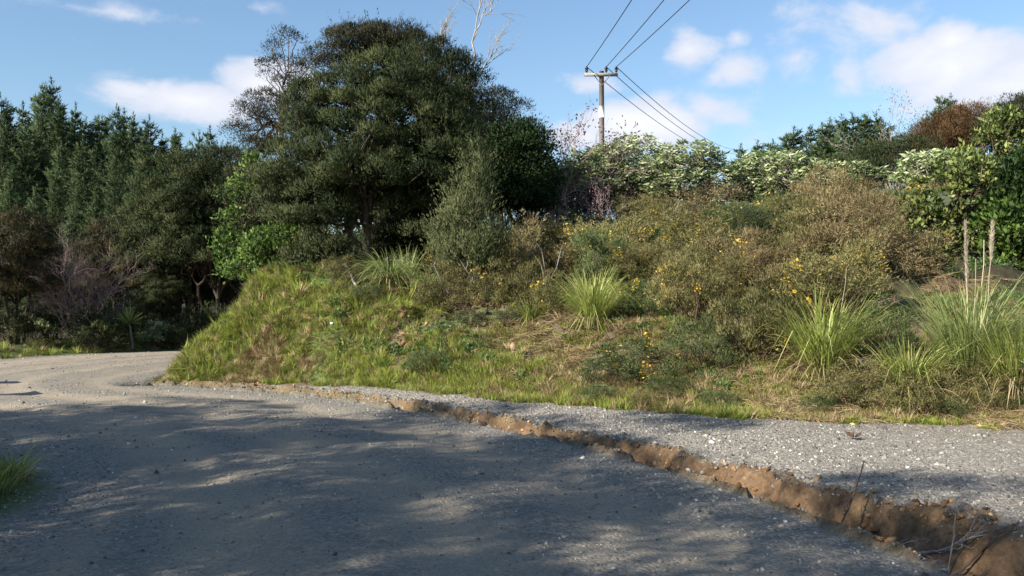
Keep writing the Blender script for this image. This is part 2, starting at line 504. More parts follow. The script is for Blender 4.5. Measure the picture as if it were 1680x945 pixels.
# the ground: one shader, its zones given by the painted-in 'zone' attribute (road, gravel, clay, grass)
def ground_mat():
    m, n, l, b = new_mat('ground_surface')

    def nd(t, **kw):
        x = n.new(t)
        for k, v in kw.items():
            if k in x.inputs.keys():
                x.inputs[k].default_value = v
            else:
                setattr(x, k, v)
        return x
    tc = nd('ShaderNodeTexCoord')
    P = tc.outputs['Object']
    zone = nd('ShaderNodeAttribute', attribute_name='zone')
    aux = nd('ShaderNodeAttribute', attribute_name='aux')
    sz = nd('ShaderNodeSeparateColor')
    l.new(zone.outputs['Color'], sz.inputs[0])
    sa = nd('ShaderNodeSeparateColor')
    l.new(aux.outputs['Color'], sa.inputs[0])

    def noise(scale, detail=5, rough=.6):
        x = nd('ShaderNodeTexNoise', Scale=scale, Detail=detail, Roughness=rough)
        l.new(P, x.inputs['Vector'])
        return x.outputs['Fac']

    def vor(scale, rnd=1.0):
        x = nd('ShaderNodeTexVoronoi', Scale=scale, Randomness=rnd)
        l.new(P, x.inputs['Vector'])
        return x

    def ramp(fac, stops):
        r = nd('ShaderNodeValToRGB')
        e = r.color_ramp.elements
        while len(e) < len(stops):
            e.new(.5)
        for i, (p, c) in enumerate(stops):
            e[i].position = p
            e[i].color = (*c, 1)
        l.new(fac, r.inputs[0])
        return r.outputs[0]

    def mix(f, a, bb, blend='MIX'):
        x = nd('ShaderNodeMix', data_type='RGBA', blend_type=blend)
        for s, v in (('Factor', f), ('A', a), ('B', bb)):
            if isinstance(v, (int, float)):
                x.inputs[s].default_value = v
            elif isinstance(v, tuple):
                x.inputs[s].default_value = (*v, 1)
            else:
                l.new(v, x.inputs[s])
        return x.outputs['Result']

    def mth(op, a, bb, clamp=False):
        x = nd('ShaderNodeMath', operation=op, use_clamp=clamp)
        for i, v in enumerate((a, bb)):
            if isinstance(v, (int, float)):
                x.inputs[i].default_value = v
            else:
                l.new(v, x.inputs[i])
        return x.outputs[0]

    v1 = vor(34)
    v2 = vor(75)
    sepv = nd('ShaderNodeSeparateColor')
    l.new(v1.outputs['Color'], sepv.inputs[0])
    sepv2 = nd('ShaderNodeSeparateColor')
    l.new(v2.outputs['Color'], sepv2.inputs[0])
    stones = ramp(sepv.outputs[0], [(0, (.13, .12, .102)), (.5, (.25, .232, .20)), (.85, (.37, .345, .295)), (1, (.54, .505, .44))])
    fine = ramp(sepv2.outputs[0], [(0, (.16, .142, .115)), (.6, (.26, .232, .19)), (1, (.40, .36, .30))])
    dust = ramp(noise(3.2, 6), [(.3, (.31, .255, .178)), (.7, (.43, .35, .24))])
    clayd = ramp(noise(1.1, 4), [(.35, (.29, .245, .18)), (.7, (.43, .32, .20))])
    packed = mix(.5, mix(.55, dust, clayd), fine)
    patch = mth('ADD', sa.outputs[0], mth('MULTIPLY', mth('SUBTRACT', noise(2.3, 5), .5), 1.1), True)
    road = mix(patch, packed, mix(.6, stones, ramp(sepv2.outputs[1], [(0, (.085, .077, .065)), (1, (.23, .21, .175))])))
    gravel = mix(mth('MULTIPLY', noise(1.7, 4), .75), stones, ramp(noise(5, 5), [(.3, (.17, .135, .105)), (.7, (.31, .26, .205))]))
    clay = ramp(noise(3.4, 9, .72), [(.28, (.055, .033, .021)), (.47, (.135, .082, .046)), (.6, (.235, .145, .076)), (.75, (.37, .25, .138))])
    clay = mix(.35, clay, ramp(noise(26, 4), [(.32, (.07, .043, .026)), (.68, (.31, .215, .13))]))
    soil = ramp(noise(3.5, 7, .7), [(.3, (.07, .05, .036)), (.55, (.15, .11, .078)), (.75, (.22, .17, .115))])
    green = ramp(noise(6, 7, .7), [(.3, (.035, .055, .015)), (.55, (.08, .11, .026)), (.72, (.155, .15, .055))])
    veg = mix(mth('ADD', mth('MULTIPLY', mth('SUBTRACT', noise(1.3, 6), .45), 3.0), sa.outputs[1], True), soil, green)
    litter = ramp(noise(5, 6), [(.3, (.02, .018, .012)), (.7, (.06, .052, .03))])
    veg = mix(sa.outputs[2], veg, litter)
    col = mix(sz.outputs[0], veg, road)
    col = mix(sz.outputs[1], col, gravel)
    col = mix(sz.outputs[2], col, clay)
    l.new(col, b.inputs['Base Color'])
    b.inputs['Roughness'].default_value = .93
    b.inputs['Specular IOR Level'].default_value = .15
    bump = nd('ShaderNodeBump', Strength=.75, Distance=.02)
    hv = mth('ADD', mth('MULTIPLY', v1.outputs['Distance'], -.55), mth('MULTIPLY', noise(26, 6, .7), 1.1))
    stony = mth('ADD', sz.outputs[0], sz.outputs[1], True)
    h2 = mth('ADD', mth('MULTIPLY', hv, mth('ADD', mth('MULTIPLY', stony, .6), .55)), mth('MULTIPLY', noise(9, 6, .7), mth('ADD', .9, mth('MULTIPLY', sz.outputs[2], 1.6))))
    l.new(h2, bump.inputs['Height'])
    l.new(bump.outputs[0], b.inputs['Normal'])
    return m


M['ground'] = ground_mat()


# ------------------------------------------------------------------ ground meshes
def axis(lo, hi, fine, grow, first, maxv):
    out = []
    a = lo
    while a < hi:
        out.append(a)
        a += fine(a) if callable(fine) else fine
    right, st = [], first
    a = hi
    while a < maxv[1]:
        right.append(a)
        st *= grow
        a += st
    left, st = [], first
    a = lo
    while a > maxv[0]:
        st *= grow
        a -= st
        left.append(a)
    return np.array(left[::-1] + out + right + [maxv[1]])


def build_ground():
    xs = axis(-17, 8.5, lambda a: .05 if -4 < a < 4.8 else .085, 1.16, .1, (-900, 900))
    ys = axis(1.5, 36, lambda a: max(.045, .0062 * a), 1.14, .2, (-200, 1600))
    Xg, Yg = np.meshgrid(xs, ys)
    z, d = terrain(Xg, Yg)
    sR, sL, tF, tB, q, rise, e1, e2, e3 = (d[k] for k in ('sR', 'sL', 'tF', 'tB', 'q', 'rise', 'e1', 'e2', 'e3'))
    road = (sR + .12 * e1 <= .0) & (sL <= 0)
    bank = d['bankside']
    roadm = sstep(-sR + .15 * e1, -.06, .08) * sstep(-sL + .35 * e1, -.1, .25)
    inditch = bank * sstep(q, -.15, .05) * (1 - sstep(q + .25 * e1, .95, 1.25))
    cut = bank * sstep(tF, -.5, -.1) * (1 - sstep(tF + 1.3 * e1, .05, .3)) * (.25 + .75 * sstep(e1 + .5 * e3, -.1, .12)) * sstep(-Xg + 2.0 * e1, 3.4, 4.4) * (tB > .0)
    clay = np.clip(inditch + cut, 0, 1)
    clayspot = bank * sstep(fbm(Xg * .9, Yg * .9, 77, 4), .16, .26) * sstep(rise, .1, .5) * .7
    clay = np.clip(clay + clayspot, 0, 1)
    clay = clay * np.where(inditch > 0, np.interp(Yg, [11, 15], [1, .5]), 1)
    floorg = bank * sstep(q, .0, .15) * (1 - sstep(q + .35 * e1 + .3 * e2, .45, .62)) * sstep(fbm(Xg * 2.3, Yg * 2.3, 88, 3) + .1, -.05, .12)
    clay = clay * (1 - .85 * floorg)
    grav = bank * (1 - sstep(tF + .9 * e1 + .2 * e2, -.45, .15)) * (1 - inditch) * sstep(sR, .02, .15)
    dg = np.interp(Xg, [2.6, 4.6, 7], [0, .35, .8]) * sstep(tF, -2.2, -.6)
    grav = np.maximum(grav * (1 - .8 * dg), floorg)
    rest = np.clip(1 - roadm - grav - clay, 0, 1) * (sR > -.6) * (sL < -.6) * (1 - sstep(tF, -.25, .0))
    grav = np.clip(grav + .6 * rest, 0, 1)
    clay = np.clip(clay + .4 * rest, 0, 1)
    mid = np.minimum(-sR, -sL)
    aux_r = np.clip(1 - sstep(mid, .25, 1.5), 0, 1)
    for off, wd_ in ((1.85, .42), (3.3, .38), (4.7, .3)):
        aux_r = np.maximum(aux_r, .85 * np.exp(-((-sR - off + .5 * e3) / wd_) ** 2))
    greenness = np.clip(.3 + .5 * sstep(-Xg, .5, 3) * (tF < 3.5), 0, 1)
    lit = np.clip(sstep(sL, .8, 2.2) + sstep(tF, 3.6, 5), 0, 1)
    zone = np.stack([roadm, grav, clay, np.ones_like(z)], -1)
    aux = np.stack([aux_r, greenness, lit, np.ones_like(z)], -1)
    ny, nx = z.shape
    V = np.stack([Xg, Yg, z], -1).reshape(-1, 3)
    idx = np.arange(ny * nx).reshape(ny, nx)
    Fq = np.stack([idx[:-1, :-1], idx[:-1, 1:], idx[1:, 1:], idx[1:, :-1]], -1).reshape(-1, 4)

    def fc(a):
        return a[:-1, :-1].reshape(-1)
    froad = fc(road)
    fditch = fc(bank & (~road) & (q < 1.02) & (Yg < 19.2) & (Yg > -20))
    fbank = fc(bank & (tF > -.05) & (tB > 0) & (Yg < 60) & (np.abs(Xg) < 40))
    fsh = fc(bank & (tF <= -.05) & (Xg < 40) & (Yg > -30) & (Yg < 60))
    zone_id = np.where(froad, 0, np.where(fditch, 1, np.where(fbank, 2, np.where(fsh, 3, 4))))
    zc, ac = zone.reshape(-1, 4), aux.reshape(-1, 4)
    for k, nm in enumerate(('gravel_road', 'eroded_ditch', 'grassy_bank', 'gravel_shoulder', 'ground')):
        f = Fq[zone_id == k]
        u, inv = np.unique(f.ravel(), return_inverse=True)
        g = Geo()
        g.add(V[u], inv.reshape(-1, 4))
        me = g.mesh(nm, M['ground'], smooth=True)
        for an, arr in (('zone', zc), ('aux', ac)):
            a = me.attributes.new(an, 'FLOAT_COLOR', 'POINT')
            a.data.foreach_set('color', arr[u].ravel())
        o = bpy.data.objects.new(nm, me)
        o['kind'] = 'structure'
        COL.objects.link(o)


build_ground()


# ------------------------------------------------------------------ objects: things, parts, copies, scattered stuff
def thing(name, label, cat, loc, rz=0.0, sc=1.0, group=None):
    o = bpy.data.objects.new(name, None)
    o.empty_display_size = .2
    COL.objects.link(o)
    o.location = loc
    o.rotation_euler = (0, 0, rz)
    o.scale = (sc, sc, sc) if isinstance(sc, (int, float)) else sc
    o['label'] = label
    o['category'] = cat
    if group:
        o['group'] = group
    return o


def part(name, mesh, parent, label=None):
    o = bpy.data.objects.new(name, mesh)
    COL.objects.link(o)
    o.parent = parent
    if label:
        o['label'] = label
    return o


def solo(name, mesh, label, cat, loc=(0, 0, 0), rz=0.0, sc=1.0, group=None):
    o = bpy.data.objects.new(name, mesh)
    COL.objects.link(o)
    o.location = loc
    o.rotation_euler = (0, 0, rz)
    o.scale = (sc, sc, sc) if isinstance(sc, (int, float)) else sc
    o['label'] = label
    o['category'] = cat
    if group:
        o['group'] = group
    return o


def plant(name, label, cat, parts, loc, rz=0.0, sc=1.0, group=None):
    t = thing(name, label, cat, loc, rz, sc, group)
    for pn, me in parts:
        part(pn, me, t)
    return t


def scatter(name, protos, P, rot, scl, vid):
    """uncountable small stuff: one object, copies of a few protos set on points by geometry nodes"""
    me = bpy.data.meshes.new(name)
    n = len(P)
    me.vertices.add(n)
    me.vertices.foreach_set('co', np.asarray(P, float).ravel())
    for an, ty, key, arr in (('rot', 'FLOAT_VECTOR', 'vector', rot), ('scl', 'FLOAT_VECTOR', 'vector', scl), ('vid', 'INT', 'value', vid)):
        a = me.attributes.new(an, ty, 'POINT')
        a.data.foreach_set(key, np.asarray(arr, np.int32 if ty == 'INT' else float).ravel())
    o = bpy.data.objects.new(name, me)
    o['kind'] = 'stuff'
    COL.objects.link(o)
    ng = bpy.data.node_groups.new(name + '_nodes', 'GeometryNodeTree')
    ng.interface.new_socket('Geometry', in_out='INPUT', socket_type='NodeSocketGeometry')
    ng.interface.new_socket('Geometry', in_out='OUTPUT', socket_type='NodeSocketGeometry')
    N, L = ng.nodes, ng.links
    gi, go = N.new('NodeGroupInput'), N.new('NodeGroupOutput')
    iop = N.new('GeometryNodeInstanceOnPoints')
    join = N.new('GeometryNodeJoinGeometry')
    for p in reversed(protos):
        oi = N.new('GeometryNodeObjectInfo')
        oi.inputs['Object'].default_value = p
        oi.inputs['As Instance'].default_value = True
        L.new(oi.outputs['Geometry'], join.inputs[0])

    def attr(an, ty):
        a = N.new('GeometryNodeInputNamedAttribute')
        a.data_type = ty
        a.inputs['Name'].default_value = an
        return a.outputs['Attribute']
    e2r = N.new('FunctionNodeEulerToRotation')
    L.new(attr('rot', 'FLOAT_VECTOR'), e2r.inputs[0])
    L.new(gi.outputs[0], iop.inputs['Points'])
    L.new(join.outputs[0], iop.inputs['Instance'])
    iop.inputs['Pick Instance'].default_value = True
    L.new(attr('vid', 'INT'), iop.inputs['Instance Index'])
    L.new(e2r.outputs[0], iop.inputs['Rotation'])
    L.new(attr('scl', 'FLOAT_VECTOR'), iop.inputs['Scale'])
    L.new(iop.outputs[0], go.inputs[0])
    md = o.modifiers.new('scatter', 'NODES')
    md.node_group = ng
    return o


def proto(name, mesh):
    return bpy.data.objects.new(name, mesh)      # never linked to the scene


def rand_pts(n, x0, x1, y0, y1, seed, keep):
    rng = np.random.default_rng(seed)
    x = rng.uniform(x0, x1, n)
    y = rng.uniform(y0, y1, n)
    z, d = terrain(x, y)
    k = keep(x, y, d, rng.uniform(size=n))
    return np.stack([x, y, z], 1)[k], {kk: (v[k] if isinstance(v, np.ndarray) else v) for kk, v in d.items()}, rng


def in_view(x, y, m=1.0):
    return (y > 2.2) & (np.abs(x) < .585 * y + m)


# ------------------------------------------------------------------ foliage builders
def wander(p0, p1, n, amp, rng):
    t = np.linspace(0, 1, n)[:, None]
    P = (1 - t) * np.asarray(p0, float) + t * np.asarray(p1, float)
    off = rng.normal(size=(n, 3)) * amp
    off[0] = off[-1] = 0
    return P + off


def puff_centres(lobes, n, rng, minsep=.5, inner=.18):
    """puff centres on the skin of a union of ellipsoid lobes (cx,cy,cz,rx,ry,rz)"""
    out = []
    L = np.array(lobes, float)
    area = L[:, 3] * L[:, 5]
    tries = 0
    while len(out) < n and tries < n * 40:
        tries += 1
        i = rng.choice(len(L), p=area / area.sum())
        u = unit(1, rng)[0]
        if u[2] < -.55:
            u[2] *= .4
        r = rng.uniform(.35, .8) if rng.uniform() < inner else rng.uniform(.86, 1.06)
        c = L[i, :3] + u * L[i, 3:] * r
        ins = (((c - L[:, :3]) / L[:, 3:]) ** 2).sum(1)
        ins[i] = 9
        if (ins < .55).any():
            continue
        if out and np.min(np.linalg.norm(np.array(out) - c, axis=1)) < minsep * rng.uniform(.6, 1):
            continue
        out.append(c)
    return np.array(out)


def puff_leaves(g, C, R, per, L, W, rng, up=.6, out=.8, rnd=.5, kind='tri', mat=0, tlo=0, thi=1, lower=-.5, tvar=.22, fold=0, top=None):
    """leaves filling flattened puffs; leaf tint varies by puff and by leaf"""
    for c, r in zip(C, R):
        n = int(per * (.6 + .8 * rng.uniform()))
        u = unit(n, rng)
        u[:, 2] = np.where(u[:, 2] < lower, -u[:, 2], u[:, 2])
        rho = rng.uniform(.25, 1, n) ** .45 * (1 + .16 * rng.normal(size=n))
        P = c + u * rho[:, None] * r
        D = u * out + np.array([0, 0, up]) + rng.normal(size=(n, 3)) * rnd
        base = rng.uniform(.18, .8)
        t = np.clip(base + rng.normal(size=n) * tvar, 0, 1) * (thi - tlo) + tlo
        g.leaves(P, D, L * rng.uniform(.6, 1.3, n), W * rng.uniform(.7, 1.3, n), t, mat, kind, rng, fold, u + np.array([0, 0, .25]) + rng.normal(size=(n, 3)) * .25, .62 if kind == 'tri' else .35)


def sprays(g, C, R, n_each, length, nl, L, W, rng, up=.9, mat=0, tlo=.3, thi=.9):
    """feathery shoots that break the outline of each puff"""
    for c, rr in zip(C, R):
        for k in range(rng.poisson(n_each)):
            u = unit(1, rng)[0]
            u[2] = abs(u[2]) * .9 - .1
            a = c + u * rr * .8
            d = u + np.array([0, 0, up]) + rng.normal(size=3) * .25
            d = d / np.linalg.norm(d)
            q = rng.uniform(0, 1, nl)
            ln = length * rng.uniform(.6, 1.4)
            P = a + d * (q * ln)[:, None] + rng.normal(size=(nl, 3)) * .02
            g.leaves(P, d + unit(nl, rng) * .75, L * (1.1 - .5 * q), W, np.clip(rng.uniform(tlo, thi) + rng.normal(size=nl) * .12, 0, 1), mat, 'tri', rng, 0, u[None] + np.array([0, 0, .3]) + rng.normal(size=(nl, 3)) * .4)


def limbs(g, base, fork, C, rng, r0, nmain=5, every=2, mat=0, tip=.012, amp=.08, trunk_amp=.05):
    """trunk to the fork, main limbs to groups of puffs, twigs to the puffs"""
    C = np.asarray(C)
    base, fork = np.asarray(base, float), np.asarray(fork, float)
    g.tube(wander(base, fork, 7, trunk_amp, rng), np.linspace(r0, r0 * .75, 7), 9, mat=mat)
    cen = C[rng.choice(len(C), min(nmain, len(C)), replace=False)]
    for _ in range(3):
        lab = np.argmin(((C[:, None] - cen[None]) ** 2).sum(2), 1)
        cen = np.array([C[lab == i].mean(0) if (lab == i).any() else cen[i] for i in range(len(cen))])
    for i, c in enumerate(cen):
        end = fork + (c - fork) * .7
        pl = wander(fork, end, 6, amp, rng)
        g.tube(pl, np.linspace(r0 * .6, r0 * .24, 6), 7, mat=mat)
        for j, q in enumerate(C[lab == i]):
            if j % every:
                continue
            a = pl[rng.integers(2, 6)]
            g.tube(wander(a, q, 5, amp, rng), np.linspace(r0 * .2, tip, 5), 5, mat=mat, caps=False)


def make_tree(lobes, npuff, prad, per, L, W, base, fork, r0, seed, minsep=.5, flat=.6, nmain=5, up=.6, out=.8, rnd=.5, kind='tri', inner=.18, every=2, extra_stems=(), tvar=.22, core=0, fold=0, tlo=0, thi=1, spray=0, spray_len=.4):
    rng = np.random.default_rng(seed)
    C = puff_centres(lobes, npuff, rng, minsep, inner)
    R = np.array([[1, 1, flat]]) * (prad * rng.uniform(.65, 1.35, len(C)))[:, None]
    g = Geo()
    puff_leaves(g, C, R, per, L, W, rng, up, out, rnd, kind, tvar=tvar, fold=fold, tlo=tlo, thi=thi)
    if spray:
        sprays(g, C, R, spray, spray_len, 16, L, W, rng, up, 0, tlo + .3 * (thi - tlo), thi)
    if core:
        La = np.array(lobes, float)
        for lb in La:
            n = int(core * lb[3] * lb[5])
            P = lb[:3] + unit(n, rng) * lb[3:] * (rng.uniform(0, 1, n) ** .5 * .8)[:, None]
            g.leaves(P, unit(n, rng), L * 2.2, W * 4, 0.05, 0, 'tri', rng)  # inner leaves take the darkest tint: the crown's inside shade put into colour
    w = Geo()
    limbs(w, base, fork, C, rng, r0, nmain, every)
    for (b2, f2) in extra_stems:
        near = C[np.argsort(((C - np.asarray(f2)) ** 2).sum(1))[:max(6, len(C) // 4)]]
        limbs(w, b2, f2, near, rng, r0 * .8, 3, every)
    return g, w


def bare_branches(g, base, direction, length, r0, rng, depth=3, mat=0, spread=.6, n=4, curve=.1, tips=None):
    d = np.asarray(direction, float)
    d = d / np.linalg.norm(d)
    end = np.asarray(base, float) + d * length
    P = wander(base, end, 6, length * curve * .4, rng)
    g.tube(P, np.linspace(r0, r0 * .45, 6), 6 if r0 > .02 else 4, mat=mat, caps=False)
    if tips is not None:
        tips.append(P[-1])
    if depth == 0:
        return
    for k in range(n):
        i = rng.integers(2, 6)
        nd = d + rng.normal(size=3) * spread + np.array([0, 0, .25])
        bare_branches(g, P[i], nd, length * rng.uniform(.45, .7), r0 * .5, rng, depth - 1, mat, spread, n, curve, tips)


def pine_mesh(seed, H=15.0, R=2.4, per=30, taper=.85):
    rng = np.random.default_rng(seed)
    w, g = Geo(), Geo()
    w.tube(wander((0, 0, -.4), (rng.normal() * .12, rng.normal() * .12, H * .98), 10, .05, rng), np.linspace(.2, .02, 10), 7)
    z = H * .08
    while z < H * .97:
        t = z / H
        rr = R * (1.08 - t) ** (taper + .2) * rng.uniform(.72, 1.15) * (1 if t > .7 else rng.uniform(.75, 1.1)) + .1
        nb = rng.integers(5, 8) if t < .85 else rng.integers(3, 5)
        a0 = rng.uniform(0, 6.28)
        for k in range(nb):
            a = a0 + k * 6.283 / nb + rng.normal() * .2
            r = rr * rng.uniform(.4, 1.3)
            dirv = np.array([cos(a), sin(a), 0])
            s = np.linspace(0, 1, 5)[:, None]
            lift = .3 + .75 * t
            P = np.array([0, 0, z]) + dirv * r * s + np.array([0, 0, 1]) * (r * lift * s ** 1.7 - .10 * r * s * (1 - t))
            if r > .6:
                w.tube(P, np.linspace(.035 * (1 - t) + .012, .008, 5), 4, caps=False)
            n = int(per * (.3 + r / R * 1.5))
            q = rng.uniform(.12, 1.05, n) ** .8
            i = np.clip((q * 4).astype(int), 0, 3)
            fpos = P[i] + (P[i + 1] - P[i]) * (q * 4 - i)[:, None]
            fpos = fpos + rng.normal(size=(n, 3)) * np.array([.14, .14, .09]) * (.5 + .5 * r / R)
            D = dirv * .8 + np.array([0, 0, .75]) + rng.normal(size=(n, 3)) * .55
            g.leaves(fpos, D, rng.uniform(.22, .45, n), rng.uniform(.06, .12, n), np.clip(.25 + .45 * q + rng.normal(size=n) * .14, 0, 1), 0, 'tri', rng, 0, dirv + np.array([0, 0, .55]) + rng.normal(size=(n, 3)) * .35, .55)
        z += H * rng.uniform(.030, .046) * (1.15 - .35 * t)
    n = 40                      # the leading shoot
    P = np.stack([rng.normal(size=n) * .05, rng.normal(size=n) * .05, rng.uniform(H * .93, H * 1.01, n)], 1)
    g.leaves(P, np.array([0, 0, 1]) + rng.normal(size=(n, 3)) * .5, .25, .06, .6, 0, 'tri', rng)
    return w.mesh('pine_trunk', M['bark']), g.mesh('pine_crown', M['pine'])


def bush_mesh(name, seed, w_, h_, npuff, prad, per, L, W, mat, flower=0, kind='tri', up=.7, out=.8, rnd=.55, flat=.8, fold=0, stems=True, twigmat='twig', spray=0, straggle=.0, tvar=.22, inner=.25):
    """a shrub standing on z = 0: (foliage mesh, stems mesh, flowers mesh or None)"""
    rng = np.random.default_rng(seed)
    lobes = [(0, 0, h_ * .52, w_ * .5, w_ * .5, h_ * .48)]
    for k in range(3):
        a = rng.uniform(0, 6.28)
        lobes.append((cos(a) * w_ * .28, sin(a) * w_ * .28, h_ * rng.uniform(.3, .55), w_ * .34, w_ * .34, h_ * rng.uniform(.28, .42)))
    C = puff_centres(lobes, npuff, rng, prad * .7, inner)
    R = np.array([[1, 1, flat]]) * (prad * rng.uniform(.6, 1.3, len(C)))[:, None]
    g = Geo()
    puff_leaves(g, C, R, per, L, W, rng, up, out, rnd, kind, tvar=tvar, fold=fold)
    if spray:
        sprays(g, C, R, spray, .17 * h_, 15, L, W, rng, 1.0)
    if straggle:
        for k in range(int(straggle)):
            c = C[rng.integers(len(C))]
            e = c + np.array([rng.normal() * .12, rng.normal() * .12, rng.uniform(.1, .3)]) * h_ * .9
            s = rng.uniform(0, 1, 26)[:, None]
            g.leaves(c + (e - c) * s + rng.normal(size=(26, 3)) * .012, (e - c)[None] * .5 / np.linalg.norm(e - c) + unit(26, rng) * .8, L * .8, W, np.clip(.5 + rng.normal(size=26) * .2, 0, 1), 0, 'tri', rng)
    s = Geo()
    for c in C[::2]:
        b = np.array([c[0] * .12 + rng.normal() * .05, c[1] * .12 + rng.normal() * .05, -.08])
        s.tube(wander(b, c, 5, .04 * h_, rng), np.linspace(.016, .005, 5) * (.6 + h_ * .35), 4, caps=False)
    fl = None
    if flower:
        fl = Geo()
        for k in range(flower):
            i = rng.integers(len(C))
            u = unit(1, rng)[0]
            u[2] = abs(u[2])
            c = C[i] + u * R[i] * 1.02
            n = rng.integers(5, 14)
            P = c + rng.normal(size=(n, 3)) * np.array([.035, .035, .06])
            fl.leaves(P, unit(n, rng) + np.array([0, 0, .4]), rng.uniform(.035, .062, n), rng.uniform(.025, .045, n), rng.uniform(0, 1, n), 0, 'kite', rng)
        fl = fl.mesh(name + '_flowers', M['flower'])
    return g.mesh(name + '_foliage', M[mat]), s.mesh(name + '_stems', M[twigmat]), fl


def joined_bush(name, seed, *a, **k):
    """the same shrub as one mesh, for the scattered thicket"""
    fo, st, fl = bush_mesh(name, seed, *a, **k)
    bmesh_objs = [m for m in (fo, st, fl) if m]
    V, off, fs, tint, mi, mats = [], 0, [], [], [], []
    g = Geo()
    for k_, m in enumerate(bmesh_objs):
        n = len(m.vertices)
        v = np.empty(n * 3)
        m.vertices.foreach_get('co', v)
        t = np.empty(n)
        m.attributes['tint'].data.foreach_get('value', t)
        tot = np.empty(len(m.polygons), int)
        m.polygons.foreach_get('loop_total', tot)
        idx = np.empty(len(m.loops), int)
        m.loops.foreach_get('vertex_index', idx)
        st_ = np.concatenate([[0], np.cumsum(tot)[:-1]])
        g.v.append(v.reshape(-1, 3))
        g.t.append(t)
        for sz in np.unique(tot):
            rows = st_[tot == sz]
            g.f.append((idx[rows[:, None] + np.arange(sz)] + g.n, k_))
        g.n += n
        mats.append(m.materials[0])
    return g.mesh(name, mats)


# ================================================================== THE POWER POLE AND ITS LINES
PD = 45.0
pole_x, pole_top = X(987, PD), Z(117, PD)
pole_z = gz(pole_x, PD)
pole = thing('power_pole', 'weathered wooden power pole with a white band rising behind the pale shrubs on the ridge', 'power pole', (pole_x, PD, pole_z))
ph = pole_top - pole_z
g = Geo()
g.tube([(0, 0, -.5), (0, 0, ph * .3), (0, 0, ph * .7), (0, 0, ph)], [.175, .16, .14, .12], 10)
part('post', g.mesh('pole_post', M['pole'], True), pole)
g = Geo()
zb0, zb1 = Z(193, PD) - pole_z, Z(174, PD) - pole_z
g.tube([(0, 0, zb0), (0, 0, zb1)], [.148, .143], 10)
part('white_band', g.mesh('pole_band', M['white'], True), pole)


def box(g, c, s, rz=0.0, tint=.5, mat=0, bev=.0):
    c = np.asarray(c, float)
    s = np.asarray(s, float) / 2
    v = np.array([[x, y, z] for x in (-1, 1) for y in (-1, 1) for z in (-1, 1)]) * s
    R = np.array([[cos(rz), -sin(rz), 0], [sin(rz), cos(rz), 0], [0, 0, 1]])
    g.add(v @ R.T + c, [[0, 1, 3, 2], [4, 6, 7, 5], [0, 4, 5, 1], [2, 3, 7, 6], [0, 2, 6, 4], [1, 5, 7, 3]], tint, mat)


zarm = Z(124, PD) - pole_z
xa0, xa1 = X(958, PD) - pole_x, X(1013, PD) - pole_x
g = Geo()
box(g, ((xa0 + xa1) / 2, -.17, zarm), (xa1 - xa0, .11, .15))
part('crossarm', g.mesh('pole_crossarm', M['arm']), pole)
for sx in (-1, 1):
    g = Geo()
    g.tube([(sx * .42, -.235, zarm - .02), (sx * .02, -.16, zarm - .52)], .022, 6)
    part('brace', g.mesh('pole_brace', M['steel']), pole)
INS = [X(962, PD), X(994, PD), X(1010.5, PD)]
for ix in INS:
    g = Geo()
    prof = [(0, .03), (.08, .03), (.1, .075), (.15, .085), (.16, .055), (.2, .055), (.21, .095), (.27, .09), (.3, .05), (.34, .045), (.36, .02)]
    g.tube([(ix - pole_x, -.17, zarm + .07 + a) for a, _ in prof], [r for _, r in prof], 10)
    part('insulator', g.mesh('pole_insulator', M['insul'], True), pole)
zi = pole_z + zarm + .40


def cable(p0, p1, sag, label, grp):
    t = np.linspace(0, 1, 28)[:, None]
    P = (1 - t) * np.array(p0) + t * np.array(p1)
    P[:, 2] -= sag * 4 * (t * (1 - t))[:, 0]
    g = Geo()
    g.tube(P, .021, 5)
    solo('power_cable', g.mesh('cable', M['wire']), label, 'power cable', group=grp)


near_y0 = 34.0
for ix, px0, nm in zip(INS, (1036, 1089, 1131), ('leftmost', 'middle', 'rightmost')):
    p0 = np.array([ix, PD - .17, zi])
    q = np.array([X(px0, near_y0), near_y0, Z(0, near_y0)])
    dd = (q - p0) / (PD - near_y0)
    p1 = p0 + dd * 52
    p1[2] = zi + .6
    cable(p0, p1, .0 if False else max(0, (zi + .6 * 11 / 52 - q[2])) / (4 * (11 / 52) * (41 / 52)), f'{nm} of three cables running from the pole out of the top of the picture', 'overhead cables towards the viewer')
FD = 118.0
for ix, px0, py0, nm in zip(INS, (1199, 1205, 1211), (258, 252, 246), ('lowest', 'middle', 'uppermost')):
    cable((ix, PD - .17, zi), (X(px0, FD), FD, Z(py0, FD)), 1.0, f'{nm} of three cables sloping from the pole down to the distant pines', 'overhead cables away over the ridge')


# ================================================================== TREES BEHIND THE BANK
def tree_at(name, label, px, d, lobes_px, leaf, bark, npuff, prad, per, L, W, fork_px, r0, seed, depth=.8, rz=0, group=None, stems_px=(), base_px=None, cat='tree', **kw):
    """lobes given as (photo x, photo y, half width, half height) at distance d, built round the tree's own base"""
    bx = X(base_px or px, d)
    bz = gz(bx, d)
    s = d / F
    lobes = [(X(a, d) - bx, (oy if len(rest) else 0), Z(b, d) - bz, hw * s, hw * s * depth, hh * s) for (a, b, hw, hh, *rest) in lobes_px for oy in ([rest[0]] if rest else [0])]
    fork = (X(fork_px[0], d) - bx, 0, Z(fork_px[1], d) - bz)
    stems = [((X(a, d) - bx, .1, -.2), (X(c, d) - bx, .2, Z(e, d) - bz)) for (a, c, e) in stems_px]
    g_, w_ = make_tree(lobes, npuff, prad, per, L, W, (0, 0, -.3), fork, r0, seed, extra_stems=stems, **kw)
    return plant(name, label, cat, [('trunk', w_.mesh(name + '_trunk', M[bark], True)), ('crown', g_.mesh(name + '_crown', M[leaf]))], (bx, d, bz), rz, 1, group)


